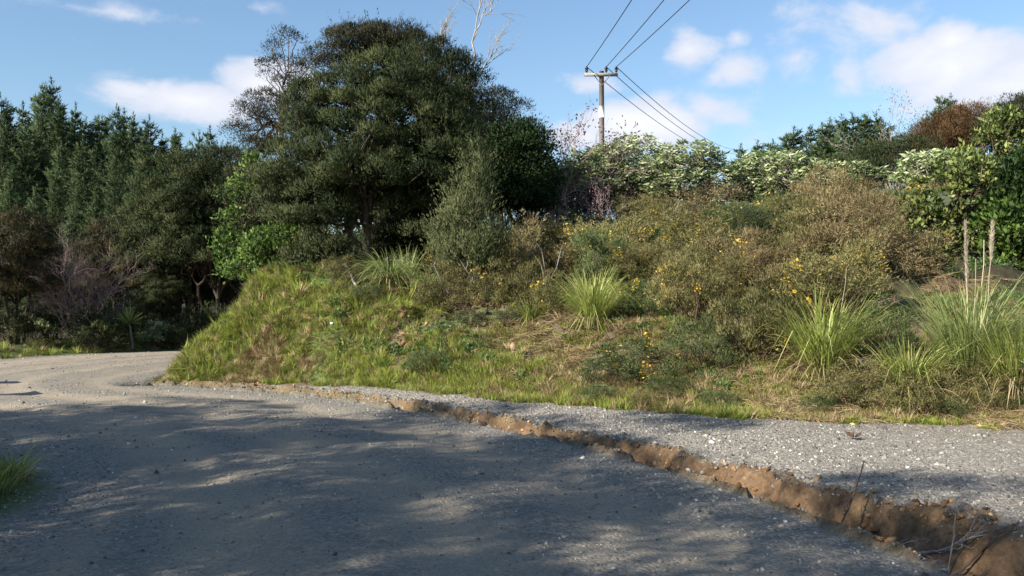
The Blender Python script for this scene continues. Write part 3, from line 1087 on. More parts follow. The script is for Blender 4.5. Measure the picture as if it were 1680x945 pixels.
# the big one in front, with its forked trunk showing under the skirts
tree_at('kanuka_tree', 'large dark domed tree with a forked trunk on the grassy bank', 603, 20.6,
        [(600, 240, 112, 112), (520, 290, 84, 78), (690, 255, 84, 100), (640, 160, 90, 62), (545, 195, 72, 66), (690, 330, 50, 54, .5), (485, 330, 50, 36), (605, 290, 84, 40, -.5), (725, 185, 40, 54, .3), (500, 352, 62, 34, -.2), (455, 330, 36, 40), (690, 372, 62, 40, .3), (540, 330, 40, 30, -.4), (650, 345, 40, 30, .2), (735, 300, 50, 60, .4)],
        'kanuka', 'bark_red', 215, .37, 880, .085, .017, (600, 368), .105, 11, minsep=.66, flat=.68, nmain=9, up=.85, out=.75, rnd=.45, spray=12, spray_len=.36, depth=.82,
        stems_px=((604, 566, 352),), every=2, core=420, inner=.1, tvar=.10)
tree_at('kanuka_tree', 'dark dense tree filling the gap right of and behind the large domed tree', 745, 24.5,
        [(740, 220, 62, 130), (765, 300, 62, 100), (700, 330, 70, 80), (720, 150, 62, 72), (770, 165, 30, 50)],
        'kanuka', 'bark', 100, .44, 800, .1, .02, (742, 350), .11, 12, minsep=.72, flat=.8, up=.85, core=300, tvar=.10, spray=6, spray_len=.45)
tree_at('kanuka_tree', 'tall flat-topped tree whose umbrella crown stands above the large domed tree', 625, 27.5,
        [(620, 76, 78, 22), (556, 96, 34, 16), (676, 84, 26, 20), (530, 112, 24, 12)],
        'kanuka_brown', 'bark', 62, .5, 480, .1, .02, (622, 190), .12, 13, minsep=.55, flat=.5, up=.9, tlo=.05, thi=.62, nmain=6, every=1, spray=3, tvar=.16, base_px=622)
tree_at('kanuka_tree', 'thin airy tree with gaps of sky through its crown, left of the umbrella crown', 470, 25.5,
        [(464, 86, 38, 30), (438, 114, 16, 20), (500, 104, 24, 18), (526, 100, 18, 16), (446, 190, 52, 44), (412, 215, 32, 56), (470, 235, 60, 60), (410, 285, 34, 44), (455, 170, 30, 22), (480, 160, 50, 30)],
        'kanuka_brown', 'bark_red', 105, .34, 210, .085, .018, (462, 200), .085, 14, minsep=.36, flat=.7, every=1, nmain=7, tlo=0, thi=.55)
tree_at('kanuka_tree', 'small brownish tree on the skyline right of the large domed tree', 822, 27.5,
        [(815, 185, 36, 38), (848, 205, 24, 34), (800, 240, 50, 50), (862, 230, 22, 30)],
        'kanuka_brown', 'bark', 72, .46, 300, .1, .021, (820, 290), .08, 15, minsep=.4, flat=.65, tlo=0, thi=.55)
tree_at('broadleaf_tree', 'dense deep green rounded tree between the dark trees and the gorse slope', 842, 24.2,
        [(842, 258, 46, 46), (815, 290, 38, 46), (870, 290, 34, 46), (842, 318, 60, 40)],
        'deep', 'bark', 95, .4, 300, .10, .045, (842, 330), .07, 16, minsep=.34, flat=.8, kind='kite', up=.45, core=120)
tree_at('kanuka_sapling', 'pointed grey-green young tree at the gorse edge right of the large domed tree', 768, 18.6,
        [(784, 268, 7, 22), (781, 306, 17, 28), (768, 356, 30, 38), (738, 398, 28, 30), (808, 396, 22, 28), (770, 424, 48, 24)],
        'sapling', 'twig', 80, .22, 190, .10, .014, (772, 400), .035, 17, minsep=.3, flat=1.4, up=1.3, out=.45, rnd=.32, spray=11, spray_len=.5, cat='young tree')
tree_at('broadleaf_shrub', 'bright green large-leaved shrub climbing the left shoulder of the bank', 425, 22.5,
        [(398, 310, 14, 30), (412, 270, 9, 18), (390, 410, 32, 42), (450, 410, 48, 32), (420, 440, 54, 26), (495, 415, 28, 22), (378, 350, 16, 34)],
        'broad', 'twig', 105, .26, 70, .10, .052, (420, 430), .05, 18, minsep=.26, flat=.85, kind='kite', up=.5, out=.6, rnd=.7, fold=.12, cat='shrub', every=1)
tree_at('broadleaf_shrub', 'tangled bright green shrub covering the crest of the bank left of the forked trunk', 455, 20.2,
        [(440, 415, 42, 34), (485, 405, 34, 26), (405, 448, 26, 26), (510, 425, 24, 22), (455, 452, 40, 20)],
        'broad', 'twig', 85, .22, 52, .10, .055, (450, 440), .04, 22, minsep=.26, flat=.8, kind='kite', up=.5, out=.6, rnd=.7, fold=.12, cat='shrub', every=1)
tree_at('broadleaf_shrub', 'scrubby mid green bush under the forked trunk of the large domed tree', 545, 19.8,
        [(530, 412, 36, 18), (555, 430, 26, 16), (500, 430, 30, 22), (515, 398, 24, 12)],
        'sapling', 'twig', 60, .26, 190, .085, .028, (545, 440), .03, 19, minsep=.2, flat=.8, cat='bush', tlo=.15, thi=.8)
tree_at('dark_shrub', 'low dark shrub in the shade under the right skirt of the large domed tree', 690, 21.5,
        [(690, 395, 60, 34), (650, 410, 40, 26), (730, 400, 40, 36)],
        'kanuka', 'twig', 60, .34, 260, .09, .02, (690, 420), .03, 20, minsep=.26, flat=.8, cat='shrub')

for px, d, lob, lab, sd in ((560, 29, [(560, 330, 70, 60), (510, 360, 50, 50), (610, 350, 60, 60), (570, 405, 60, 34), (640, 410, 50, 34)], 'dim bushy tree seen through the fork of the large domed tree', 211), (680, 30, [(680, 300, 70, 80), (740, 330, 60, 60)], 'dim bushy tree behind the right half of the large domed tree', 212), (460, 30, [(450, 340, 60, 60), (480, 400, 50, 40)], 'dim bushy tree behind the bright green shrub on the bank shoulder', 213), (830, 29, [(830, 320, 60, 40), (890, 330, 40, 30)], 'dim bushy tree behind the deep green rounded tree', 214), (985, 33, [(955, 300, 44, 26), (1010, 318, 60, 34), (950, 340, 60, 36)], 'olive bushy shrub on the ridge behind the foot of the pole', 215)):
    tree_at('bushy_tree', lab, px, d, lob, 'kanuka', 'bark', 60, .6, 330, .13, .03, (px, 420), .1, sd, minsep=.6, flat=.6, up=.7, core=200)

# dead bare branches over the skyline
for px, d, leanx, L_, lab, sd in ((715, 28.0, .10, 1.55, 'dead bare tree top sticking up beside the umbrella crown', 1), (768, 26.5, .14, 1.95, 'grey dead tree with bare forked branches against the sky right of the umbrella crown', 2)):
    rng = np.random.default_rng(40 + sd)
    bx = X(px, d)
    bz = gz(bx, d)
    topz = Z(135, d) - bz
    g = Geo()
    g.tube(wander((0, 0, -.2), (0, 0, topz), 8, .06, rng), np.linspace(.11, .06, 8), 7)
    bare_branches(g, (0, 0, topz), (leanx, 0, 1), L_, .042, rng, 3, spread=.5, n=4, curve=.07)
    bare_branches(g, (0, 0, topz - .3), (.55 if sd == 2 else -.35, 0, .8), L_ * .8, .03, rng, 3, spread=.5, n=4, curve=.07)
    solo('dead_tree', g.mesh('dead_tree', M['deadwood']), lab, 'dead tree', (bx, d, bz))


def twiggy(name, label, cat, px, d, py_top, n, mat, seed, leafmat=None, spread=.45, nl=8, lw=(.06, .03), depth=3, fan=.35, r0=.035, flowers=None):
    rng = np.random.default_rng(seed)
    bx = X(px, d)
    bz = gz(bx, d)
    h = Z(py_top, d) - bz
    g = Geo()
    tips = []
    for k in range(n):
        a = rng.uniform(0, 6.28)
        bare_branches(g, (rng.normal() * .1, rng.normal() * .1, -.1), (cos(a) * fan * rng.uniform(.3, 1), sin(a) * fan * rng.uniform(.3, 1), 1), h * rng.uniform(.5, .66), r0, rng, depth, spread=spread, n=4, curve=.12, tips=tips)
    ps = [('branches', g.mesh(name + '_branches', M[mat]))]
    if leafmat:
        T = np.array(tips)
        T = np.repeat(T, nl, 0) + rng.normal(size=(len(T) * nl, 3)) * .1
        lf = Geo()
        lf.leaves(T, unit(len(T), rng) + np.array([0, 0, .3]), lw[0] * rng.uniform(.7, 1.3, len(T)), lw[1], rng.uniform(0, 1, len(T)), 0, 'kite', rng)
        ps.append(('leaves', lf.mesh(name + '_leaves', M[leafmat])))
    return plant(name, label, cat, ps, (bx, d, bz))


twiggy('bare_sapling', 'thin bare pinkish sapling standing up against the sky left of the pole', 'sapling', 905, 25.5, 170, 4, 'pinktwig', 61, 'pink', .42, 1, (.05, .03), 2, .22, .03)
twiggy('pink_shrub', 'dull magenta leafy shrub on the ridge left of the pole', 'shrub', 948, 27.5, 232, 4, 'pinktwig', 62, 'pink', .6, 5, (.11, .05), 3, .5, .03)
twiggy('pink_shrub', 'small pinkish twiggy shrub poking out of the gorse below the pole', 'shrub', 985, 24.0, 288, 3, 'pinktwig', 63, 'pink', .5, 5, (.08, .04), 2, .5, .018)
twiggy('bare_shrub', 'grey bare twiggy tree on the skyline left of the rusty bush', 'shrub', 1492, 34.0, 178, 6, 'deadwood', 64, 'sapling', .45, 3, (.09, .03), 3, .28, .04)
twiggy('bare_shrub', 'leafless pinkish shrub with spreading bare branches beside the road at the bend', 'shrub', 128, 30.5, 395, 11, 'pinktwig', 65, None, .7, 0, (.05, .03), 4, .75, .032)


# ================================================================== PALE SHRUBS ON THE RIDGE
def pale_shrub(label, px, d, lobes_px, seed, ncl, depth=.8, per=18):
    rng = np.random.default_rng(seed)
    bx = X(px, d)
    bz = gz(bx, d)
    s = d / F
    lobes = [(X(a, d) - bx, 0, Z(b, d) - bz, hw * s, hw * s * depth, hh * s) for (a, b, hw, hh) in lobes_px]
    C = puff_centres(lobes, ncl, rng, .2, .1)
    lf, w = Geo(), Geo()
    for c in C:                 # each branch end carries an open rosette of long drooping leaves
        n = per + rng.integers(-2, 3)
        a = rng.uniform(0, 6.28) + np.arange(n) * 2.4
        D = np.stack([np.cos(a), np.sin(a), rng.uniform(-.35, .75, n)], 1)
        lf.leaves(c + rng.normal(size=(n, 3)) * .05, D, rng.uniform(.11, .26, n), rng.uniform(.04, .075, n), np.clip(rng.uniform(.1, .75) + rng.normal(size=n) * .25, 0, 1), 0, 'kite', rng, .15)
    limbs(w, (0, 0, -.2), (0, 0, max(.5, lobes[0][2] * .55)), C, rng, .06, 8, 1, tip=.012, amp=.14)
    return plant('pale_shrub', label, 'shrub', [('branches', w.mesh('pale_branches', M['bark_pale'], True)), ('leaves', lf.mesh('pale_leaves', M['pale']))], (bx, d, bz))


pale_shrub('pale flat-topped shrub on the ridge directly right of the pole', 1040, 29, [(1045, 242, 44, 18), (1010, 262, 34, 20), (1070, 276, 50, 26), (1030, 300, 60, 30), (1075, 320, 40, 26)], 71, 230)
pale_shrub('pale spreading shrub with visible light branches midway along the ridge', 1120, 28, [(1130, 254, 52, 20), (1100, 282, 52, 26), (1162, 268, 28, 20), (1120, 308, 64, 28), (1170, 300, 34, 30), (1140, 335, 50, 24)], 72, 300)
pale_shrub('small whitish shrub in front of the magenta shrub', 915, 25.5, [(920, 288, 34, 16), (955, 268, 26, 18), (905, 300, 26, 14)], 73, 70)
pale_shrub('pale shrub around the foot of the pole', 985, 28.5, [(990, 262, 36, 22), (960, 278, 34, 20), (985, 300, 50, 30)], 74, 150)
pale_shrub('widest pale shrub, a long low mound under the distant row of pines', 1275, 29, [(1270, 270, 56, 20), (1225, 284, 36, 22), (1330, 280, 50, 14), (1290, 302, 70, 22), (1220, 318, 40, 26), (1360, 300, 44, 18)], 75, 320)
pale_shrub('low pale shrub at the right end of the ridge mound, below the pine row', 1395, 29.5, [(1390, 284, 44, 16), (1430, 288, 28, 12)], 76, 90)
pale_shrub('whitish mounded shrub below the rusty bush', 1540, 26, [(1530, 268, 50, 18), (1510, 292, 46, 18), (1580, 278, 40, 22)], 77, 160)

# rusty bush, green shrubs and dark tree at the right end
tree_at('rusty_bush', 'rounded rusty brown bush on the skyline below the right-hand pines', 1565, 33,
        [(1560, 226, 52, 30), (1592, 205, 40, 24), (1530, 245, 40, 22), (1610, 225, 36, 34)],
        'rust', 'twig', 130, .42, 330, .10, .017, (1565, 262), .06, 81, minsep=.34, flat=.9, up=1.0, rnd=.5, cat='bush', core=100)
tree_at('broadleaf_shrub', 'bright yellow-green leafy shrub at the top right corner of the slope', 1640, 22,
        [(1655, 200, 38, 14), (1628, 228, 26, 16), (1600, 288, 32, 24), (1655, 262, 26, 18), (1590, 262, 20, 14), (1690, 222, 26, 24), (1680, 280, 24, 22), (1640, 300, 22, 16)],
        'broad_yellow', 'twig', 105, .26, 46, .14, .065, (1640, 330), .06, 82, minsep=.3, flat=.7, kind='kite', fold=.12, up=.6, rnd=.7, cat='shrub', every=1)
tree_at('broadleaf_shrub', 'leafy green shrub reaching down into the gorse behind the tall plumes', 1545, 17.6,
        [(1550, 335, 56, 44), (1510, 375, 42, 36), (1580, 300, 50, 36), (1520, 430, 54, 36), (1560, 400, 50, 44), (1485, 440, 22, 22)],
        'broad_yellow', 'twig', 105, .20, 50, .11, .06, (1545, 430), .05, 83, minsep=.2, flat=.8, kind='kite', fold=.12, up=.5, rnd=.7, cat='shrub', every=1, core=60)
tree_at('broadleaf_tree', 'shadowy dark green tree at the right edge above the plumes', 1672, 18.5,
        [(1672, 345, 40, 56), (1700, 290, 40, 40), (1650, 310, 24, 36)],
        'deep', 'bark', 84, .30, 110, .11, .05, (1675, 400), .07, 84, minsep=.26, flat=.8, kind='kite', cat='tree', core=150)
tree_at('broadleaf_shrub', 'green shrub at the right edge below the shadowy tree', 1665, 16.8,
        [(1670, 390, 40, 34), (1645, 360, 26, 24), (1690, 420, 40, 40)],
        'broad', 'twig', 60, .26, 64, .12, .06, (1668, 430), .04, 85, minsep=.2, flat=.8, kind='kite', cat='shrub', fold=.12, every=1)
tree_at('kanuka_tree', 'purplish brown tree crown at the far right of the skyline', 1672, 34,
        [(1672, 178, 26, 18), (1700, 190, 40, 30)], 'kanuka_brown', 'bark', 40, .5, 320, .11, .022, (1680, 260), .1, 86, minsep=.4, tlo=0, thi=.5)
tree_at('broadleaf_shrub', 'olive scrub on the skyline between the distant pines and the rusty bush', 1440, 31,
        [(1450, 262, 50, 26), (1410, 275, 46, 16), (1490, 262, 40, 34)], 'sapling', 'twig', 80, .4, 260, .1, .022, (1450, 300), .05, 87, minsep=.34, cat='bush', tlo=.0, thi=.7)

# ================================================================== PINES
PV = [pine_mesh(100 + k, 15.0, r, p, t) for k, (r, p, t) in enumerate(((2.9, 66, .8), (2.5, 62, .9), (3.3, 70, .75), (2.1, 54, .85), (2.8, 56, .7)))]
PINES = [  # px, py of the top, distance, variant, label or None
    (0, 148, 62, 0, None), (14, 160, 60, 1, None), (42, 160, 62, 3, None), (64, 150, 60, 2, None), (75, 124, 63, 0, 'twin-topped tallest pine of the left-hand forest, its left spire'), (84, 122, 62.5, 3, 'twin-topped tallest pine of the left-hand forest, its right spire'),
    (103, 148, 60, 1, None), (124, 153, 61, 3, 'pine with a slender spire right beside the tallest pines'), (148, 180, 62, 1, None), (160, 186, 64, 3, None), (172, 178, 62, 2, None), (191, 160, 60, 0, 'broad pine whose top is the highest in the middle of the left-hand forest'), (205, 172, 63, 3, None), (217, 173, 61, 1, None),
    (231, 195, 62, 2, None), (246, 182, 60, 0, 'sharply pointed pine at the right end of the dense pine skyline'), (262, 212, 63, 1, None), (283, 208, 66, 3, 'leftmost of the small separate pines above the dark bushy trees'), (295, 206, 67, 1, 'second from left of the small separate pines above the dark bushy trees'), (320, 200, 66, 0, 'broadest of the small separate pines above the dark bushy trees'), (344, 202, 69, 3, 'thin pale pine spire at the right of the small separate pines'), (372, 226, 66, 1, None),
    (20, 262, 46, 1, 'lighter green young pine at the left edge in front of the forest'), (65, 296, 45, 3, 'young pine with a pointed top low in the left of the forest'), (115, 340, 42, 3, 'smallest young pine low in the forest left of the dark bushy trees'), (157, 290, 47, 1, None), (192, 232, 52, 2, None), (100, 218, 54, 0, None), (219, 272, 48, 0, None), (187, 290, 44, 2, None), (133, 222, 53, 1, None),
    (40, 210, 55, 2, None), (5, 225, 54, 0, None), (70, 205, 56, 1, None), (160, 225, 57, 0, None), (235, 235, 56, 2, None), (260, 250, 55, 0, None), (290, 250, 58, 2, None), (330, 255, 58, 0, None), (365, 255, 58, 2, None), (-40, 180, 58, 2, None), (-70, 160, 60, 0, None), (400, 240, 66, 0, None),
    (30, 200, 68, 2, None), (90, 178, 69, 0, None), (115, 190, 69, 2, None), (138, 208, 70, 0, None), (180, 196, 69, 2, None), (205, 200, 70, 0, None), (240, 216, 69, 2, None), (272, 232, 70, 0, None), (308, 232, 70, 2, None), (335, 236, 71, 0, None), (60, 190, 68, 0, None), (85, 280, 50, 2, None), (130, 300, 49, 0, None), (50, 330, 44, 2, None), (0, 320, 45, 1, None), (240, 310, 47, 2, None),
]
rng = np.random.default_rng(9)
ORD = 'first second third fourth fifth sixth seventh eighth ninth tenth eleventh twelfth thirteenth fourteenth fifteenth'.split()
nsky = 0
for px, py, d, v, lab in PINES:
    bx = X(px, d)
    bz = gz(bx, d)
    h = (Z(py, d) - bz) * .965
    s = h / 15.0 * rng.uniform(.98, 1.02)
    sky_ = lab is None and py < 215 and px > -20 and d < 68
    if sky_:
        lab = 'plain dark skyline pine, %s from the left among the plain ones in the forest' % ORD[nsky]
        nsky += 1
    plant('pine_tree', lab or ( 'dark pine hemmed in below the skyline in the pine forest beyond the bend'), 'pine tree',
          [('trunk', PV[v][0]), ('crown', PV[v][1])], (bx, d, bz), rng.uniform(0, 6.28), (s * rng.uniform(.75, 1.05) * (1 if d > 57 and d < 68 else 1.3), s * rng.uniform(.75, 1.05) * (1 if d > 57 and d < 68 else 1.3), s), 'pines of the forest beyond the bend').rotation_euler.x = rng.normal() * .02
PINES_R = [(1215, 238, 95, 3), (1243, 232, 98, 1), (1268, 232, 100, 0), (1290, 222, 96, 2), (1303, 210, 97, 1), (1332, 208, 100, 0), (1348, 204, 96, 3), (1362, 196, 97, 1), (1381, 190, 95, 3), (1398, 188, 97, 0), (1420, 187, 95, 1), (1437, 186, 96, 0), (1450, 208, 94, 2)]
for k, (px, py, d, v) in enumerate(PINES_R):
    bx = X(px, d)
    bz = gz(bx, d)
    s = (Z(py, d) - bz) / 15.0
    lab = {0: 'small pine at the left end of the distant row, where the cables meet the trees', 1: 'second pine from the left end of the distant row', 11: 'broad tall pine at the right end of the distant row', 12: 'leaning-boughed low pine at the very right end of the distant row'}.get(k, '%s pine from the left in the distant row behind the pale shrubs' % ORD[k])
    plant('pine_tree', lab, 'pine tree', [('trunk', PV[v][0]), ('crown', PV[v][1])], (bx, d, bz), rng.uniform(0, 6.28), (s * 1.5, s * 1.5, s), 'distant row of pines on the right')
for px, py, d, v, lab in ((1520, 186, 62, 0, 'left pine of the close clump behind the rusty bush'), (1546, 160, 60, 2, 'tallest pine of the close clump behind the rusty bush'), (1560, 156, 61, 3, 'slender spire of the close clump behind the rusty bush'), (1580, 166, 62, 1, 'right pine of the close clump behind the rusty bush'), (1534, 180, 58, 2, 'front pine of the close clump behind the rusty bush')):
    bx = X(px, d)
    bz = gz(bx, d)
    s = (Z(py, d) - bz) / 15.0
    plant('pine_tree', lab, 'pine tree', [('trunk', PV[v][0]), ('crown', PV[v][1])], (bx, d, bz), rng.uniform(0, 6.28), (s, s, s), 'pines behind the rusty bush')

# ================================================================== DARK BUSHY TREES AT THE BEND
KV = []
for k, (mat, H) in enumerate((('kanuka', 7.2), ('kanuka', 7.2), ('kanuka_brown', 5.0))):
    lob = [[(0, 0, 5.5, 1.5, 1.4, 1.5), (-1.1, .2, 4.3, 1.3, 1.3, 1.2), (1.1, -.2, 4.4, 1.3, 1.3, 1.3), (.2, .3, 3.2, 1.7, 1.6, 1.0), (-.6, -.3, 6.2, .8, .8, .8)],
           [(.3, 0, 5.9, 1.2, 1.2, 1.2), (-.8, .1, 4.9, 1.3, 1.2, 1.3), (1.0, .2, 4.2, 1.4, 1.3, 1.1), (-.3, -.3, 3.3, 1.8, 1.5, .9)],
           [(0, 0, 4.2, 1.4, 1.3, .9), (-1.2, 0, 3.2, 1.3, 1.2, .9), (1.1, 0, 3.3, 1.3, 1.2, .9), (0, 0, 2.4, 1.8, 1.6, .9)]][k]
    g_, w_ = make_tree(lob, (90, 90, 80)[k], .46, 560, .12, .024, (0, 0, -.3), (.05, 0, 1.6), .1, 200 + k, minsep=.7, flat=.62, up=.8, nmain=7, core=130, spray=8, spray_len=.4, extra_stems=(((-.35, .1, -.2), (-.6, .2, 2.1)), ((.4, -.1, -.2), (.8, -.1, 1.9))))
    KV.append((w_.mesh('bushy_trunk', M['bark'], True), g_.mesh('bushy_crown', M[mat]), H))
for px, py, d, v, lab, wd in (
        (292, 246, 34, 0, 'left of the two tallest dark bushy trees standing on the outside of the bend', 1.0), (355, 245, 33.5, 1, 'right of the two tallest dark bushy trees on the outside of the bend', 1.0),
        (28, 358, 29, 2, 'dark tree with sunlit orange-brown top at the left edge of the road', .92), (-65, 330, 30, 0, 'dark tree cut off by the left edge behind the brown-topped tree', 1.0),
        (190, 372, 37, 2, 'dim brownish bushy tree behind the bare pinkish shrub', 1.0), (240, 350, 37, 0, 'dim bushy tree left of the two tallest bushy trees', .9), (320, 385, 35.2, 1, 'lower bushy tree with many thin stems below the two tallest bushy trees', 1.1), (385, 360, 36, 0, 'bushy tree half hidden behind the bright green shrub', 1.0),
        (95, 400, 38, 1, 'dark bushy tree behind the bare pinkish shrub at the bend', 1.2), (150, 395, 41, 0, 'dark bushy tree deep in the shade behind the brownish one', 1.2), (265, 420, 33.5, 1, 'lowest dark bushy tree over the shaded verge', 1.1)):
    bx = X(px, d)
    bz = gz(bx, d)
    s = (Z(py, d) - bz) / KV[v][2]
    plant('bushy_tree', lab, 'tree', [('trunk', KV[v][0]), ('crown', KV[v][1])], (bx, d, bz), rng.uniform(0, 6.28), (s * wd, s * wd, s), 'dark bushy trees at the bend')

# unseen roadside trees: most cast the road's shade, the last added to block skylight
SHV = []
for k in range(3):
    r_ = np.random.default_rng(300 + k)
    lob = [(0, 0, 6.6, 1.5, 1.4, 1.1), (-1.0, .3, 5.2, 1.4, 1.4, 1.0), (1.0, -.2, 5.0, 1.5, 1.4, 1.0), (.1, .5, 3.6, 1.8, 1.7, .9), (.3, -.6, 2.4, 1.7, 1.7, .7)]
    g_, w_ = make_tree(lob, 66, .56, 330, .15, .035, (0, 0, -.3), (.05, 0, 1.9), .11, 310 + k, minsep=.6, flat=.5, up=.6, nmain=7, inner=.25)
    SHV.append((w_.mesh('roadside_trunk', M['bark'], True), g_.mesh('roadside_crown', M['kanuka'])))
SHADE = [(-8.0, -1.6, 1.12, 0, 'first'), (-10.2, 2.2, 1.12, 1, 'second'), (-12.2, 4.2, 1.05, 2, 'third'), (-14.6, 6.4, .95, 0, 'fourth'), (-6.6, -4.6, 1.15, 1, 'fifth'), (-7.5, 1.6, .72, 2, 'sixth'), (-9.8, 5.0, .66, 1, 'seventh'), (-12.4, 8.2, .60, 0, 'eighth'), (-5.6, -1.5, .62, 1, 'ninth'), (-4.6, -7.5, 1.1, 2, ''), (-9.5, -5.0, 1.2, 0, ''), (-1.2, -8.6, 1.0, 1, ''), (-12.5, -1.0, 1.15, 2, ''), (2.4, -9.5, .95, 0, ''), (-15.5, 2.5, 1.1, 1, '')]  # entries with an empty ordinal are added to dim sky light on the road
for x_, y_, s, v, lab in SHADE:
    plant('roadside_tree', 'unseen roadside tree whose crown keeps light off the gravel road', 'tree',
          [('trunk', SHV[v][0]), ('crown', SHV[v][1])], (x_, y_, gz(x_, y_)), rng.uniform(0, 6.28), s, 'roadside trees shading the road')

# marker signs outside the left edge: their shadows fall on the bend
for sx, sy, lab in ((-11.9, 16.8, 'farther marker sign on a post outside the bend, its shadow on the road'), (-10.3, 14.6, 'nearer marker sign on a post outside the bend, its shadow on the road')):
    sgn = thing('road_sign', lab, 'road sign', (sx, sy, gz(sx, sy)), radians(-50))
    g = Geo()
    g.tube([(0, 0, -.3), (0, 0, 1.2)], .05, 8)
    part('post', g.mesh('sign_post', M['pole']), sgn)
    g = Geo()
    box(g, (0, -.07, 1.15), (.5, .02, .55))
    part('board', g.mesh('sign_board', M['boardback']), sgn)


# ================================================================== GORSE
GB = []
for k in range(8):
    GB.append(proto('gorse_bush_source', joined_bush('gorse_bush_%d' % k, 400 + k, 1.1, 1.05 + .25 * (k % 3), 24, .21, 230, .072, .0135, ('gorse', 'gorse', 'gorse', 'gorse_green', 'gorse_tan', 'gorse_green', 'gorse_tan', 'gorse_dark')[k], flower=(0, 5, 14, 22, 0, 8, 5, 0)[k], up=.75, flat=.95, straggle=10, spray=6, tvar=.2)))
for k in range(3):              # old leggy bushes: bare stems, thin tops
    GB.append(proto('gorse_bush_source', joined_bush('leggy_gorse_%d' % k, 430 + k, 1.0, 1.5, 13, .15, 90, .06, .0115, ('gorse', 'gorse_tan', 'gorse_dark')[k], flower=(6, 0, 8)[k], up=.9, flat=1.1, spray=9, twigmat='bark_pale', tvar=.2)))
P, d, rng = rand_pts(6200, -4, 22, 13, 33, 500, lambda x, y, d, u: (d['tF'] > np.interp(x + .3 * (y - 16), [-3, -1, .5, 1.5, 2.6, 4.2, 5.5, 6.5, 9], [5.4, 4.4, 3.8, 2.7, 2.2, 2.0, 3.7, 4.3, 3.4])) & (d['tB'] > 2.5) & in_view(x, y, 1.5) & (u < np.interp(y, [14, 18, 25, 31], [.8, .55, .42, .35])))
keep = ~((np.abs(P[:, 0] - X(768, 18.6)) < .7) & (np.abs(P[:, 1] - 18.6) < .8))
keep &= ~((P[:, 0] < X(735, 19)) & (P[:, 1] < 24))
keep &= ~((P[:, 0] > 6.2) & (P[:, 1] < 15.6))
keep &= ~((P[:, 0] / P[:, 1] * F + 840 > 1465) & (P[:, 1] < 18.4))
keep &= ~((P[:, 0] / P[:, 1] * F + 840 > 1230) & (P[:, 1] > 27))
sel_ = np.flatnonzero(keep)
chosen, grid_ = [], {}
for i in sel_:                  # bushes keep their distance, so that gaps stay between them
    rad = .58 + .42 * rng.uniform()
    gx, gy = int(P[i, 0] // 1.1), int(P[i, 1] // 1.1)
    if all((P[i, 0] - P[j, 0]) ** 2 + (P[i, 1] - P[j, 1]) ** 2 > rad * rad for a_ in (-1, 0, 1) for b_ in (-1, 0, 1) for j in grid_.get((gx + a_, gy + b_), ())):
        chosen.append(i)
        grid_.setdefault((gx, gy), []).append(i)
keep = np.array(chosen)
P = P[keep]
n = len(P)
edge = sstep(d['tF'][keep], 2.0, 6.5) * np.interp(P[:, 1], [13, 22, 30], [1, 1, .6])
s = (.62 + .5 * edge) * np.clip(np.exp(rng.normal(size=n) * .36), .45, 1.6)
hgt = np.clip(np.exp(rng.normal(size=n) * .2) * .85, .5, 1.15) / np.maximum(1, s / 1.05) * np.interp(P[:, 1], [20, 26, 33], [1.05, .95, 1.2])
fl = fbm(P[:, 0] * .55, P[:, 1] * .4, 601, 3) + rng.normal(size=n) * .10
pt = fbm(P[:, 0] * .7, P[:, 1] * .5, 607, 3) + rng.normal(size=n) * .11
pxs = P[:, 0] / P[:, 1] * F + 840
fl = fl + np.interp(pxs, [700, 850, 1000, 1250, 1450, 1600], [-.05, .14, .2, .17, .07, -.05])
pt = pt + np.interp(pxs, [750, 1000, 1150, 1400], [.10, .12, .06, -.01])
vid = np.where(pt > .12, np.where(fl > .05, 3, np.where(fl > -.04, 5, 7)), np.where(pt < -.10, np.where(fl > .03, 6, 4), np.where(fl > .12, 2, np.where(fl > 0, 1, 0))))
vid = np.where(rng.uniform(size=n) < .2, rng.integers(8, 11, n), vid)
scatter('gorse_thicket', GB, P + np.array([0, 0, -.1]), np.stack([rng.normal(size=n) * .15, rng.normal(size=n) * .15, rng.uniform(0, 6.28, n)], 1), np.stack([s * rng.uniform(.85, 1.2, n), s * rng.uniform(.85, 1.2, n), s * hgt], 1), vid)

GI = [bush_mesh('gorse_%d' % k, 450 + k, 1.0, .8, 40, .16, 170, .055, .010, m, flower=f, up=.8, flat=.9, straggle=10) for k, (m, f) in enumerate((('gorse_green', 16), ('gorse_green', 0), ('gorse', 10), ('gorse', 0)))]


def gorse(px, py, d, v, w_, label, hs=1.0, cat='bush'):
    """py is where the bush meets the ground in the photograph; used only as a note"""
    bx = X(px, d)
    t = plant('gorse_bush', label, cat, [p for p in zip(('foliage', 'stems', 'flowers'), GI[v]) if p[1]], (bx, d, gz(bx, d)), random.uniform(0, 6.28), (w_, w_, w_ * hs))
    for c in t.children:
        if c.name.startswith('flowers'):
            c['kind'] = 'stuff'
    return t


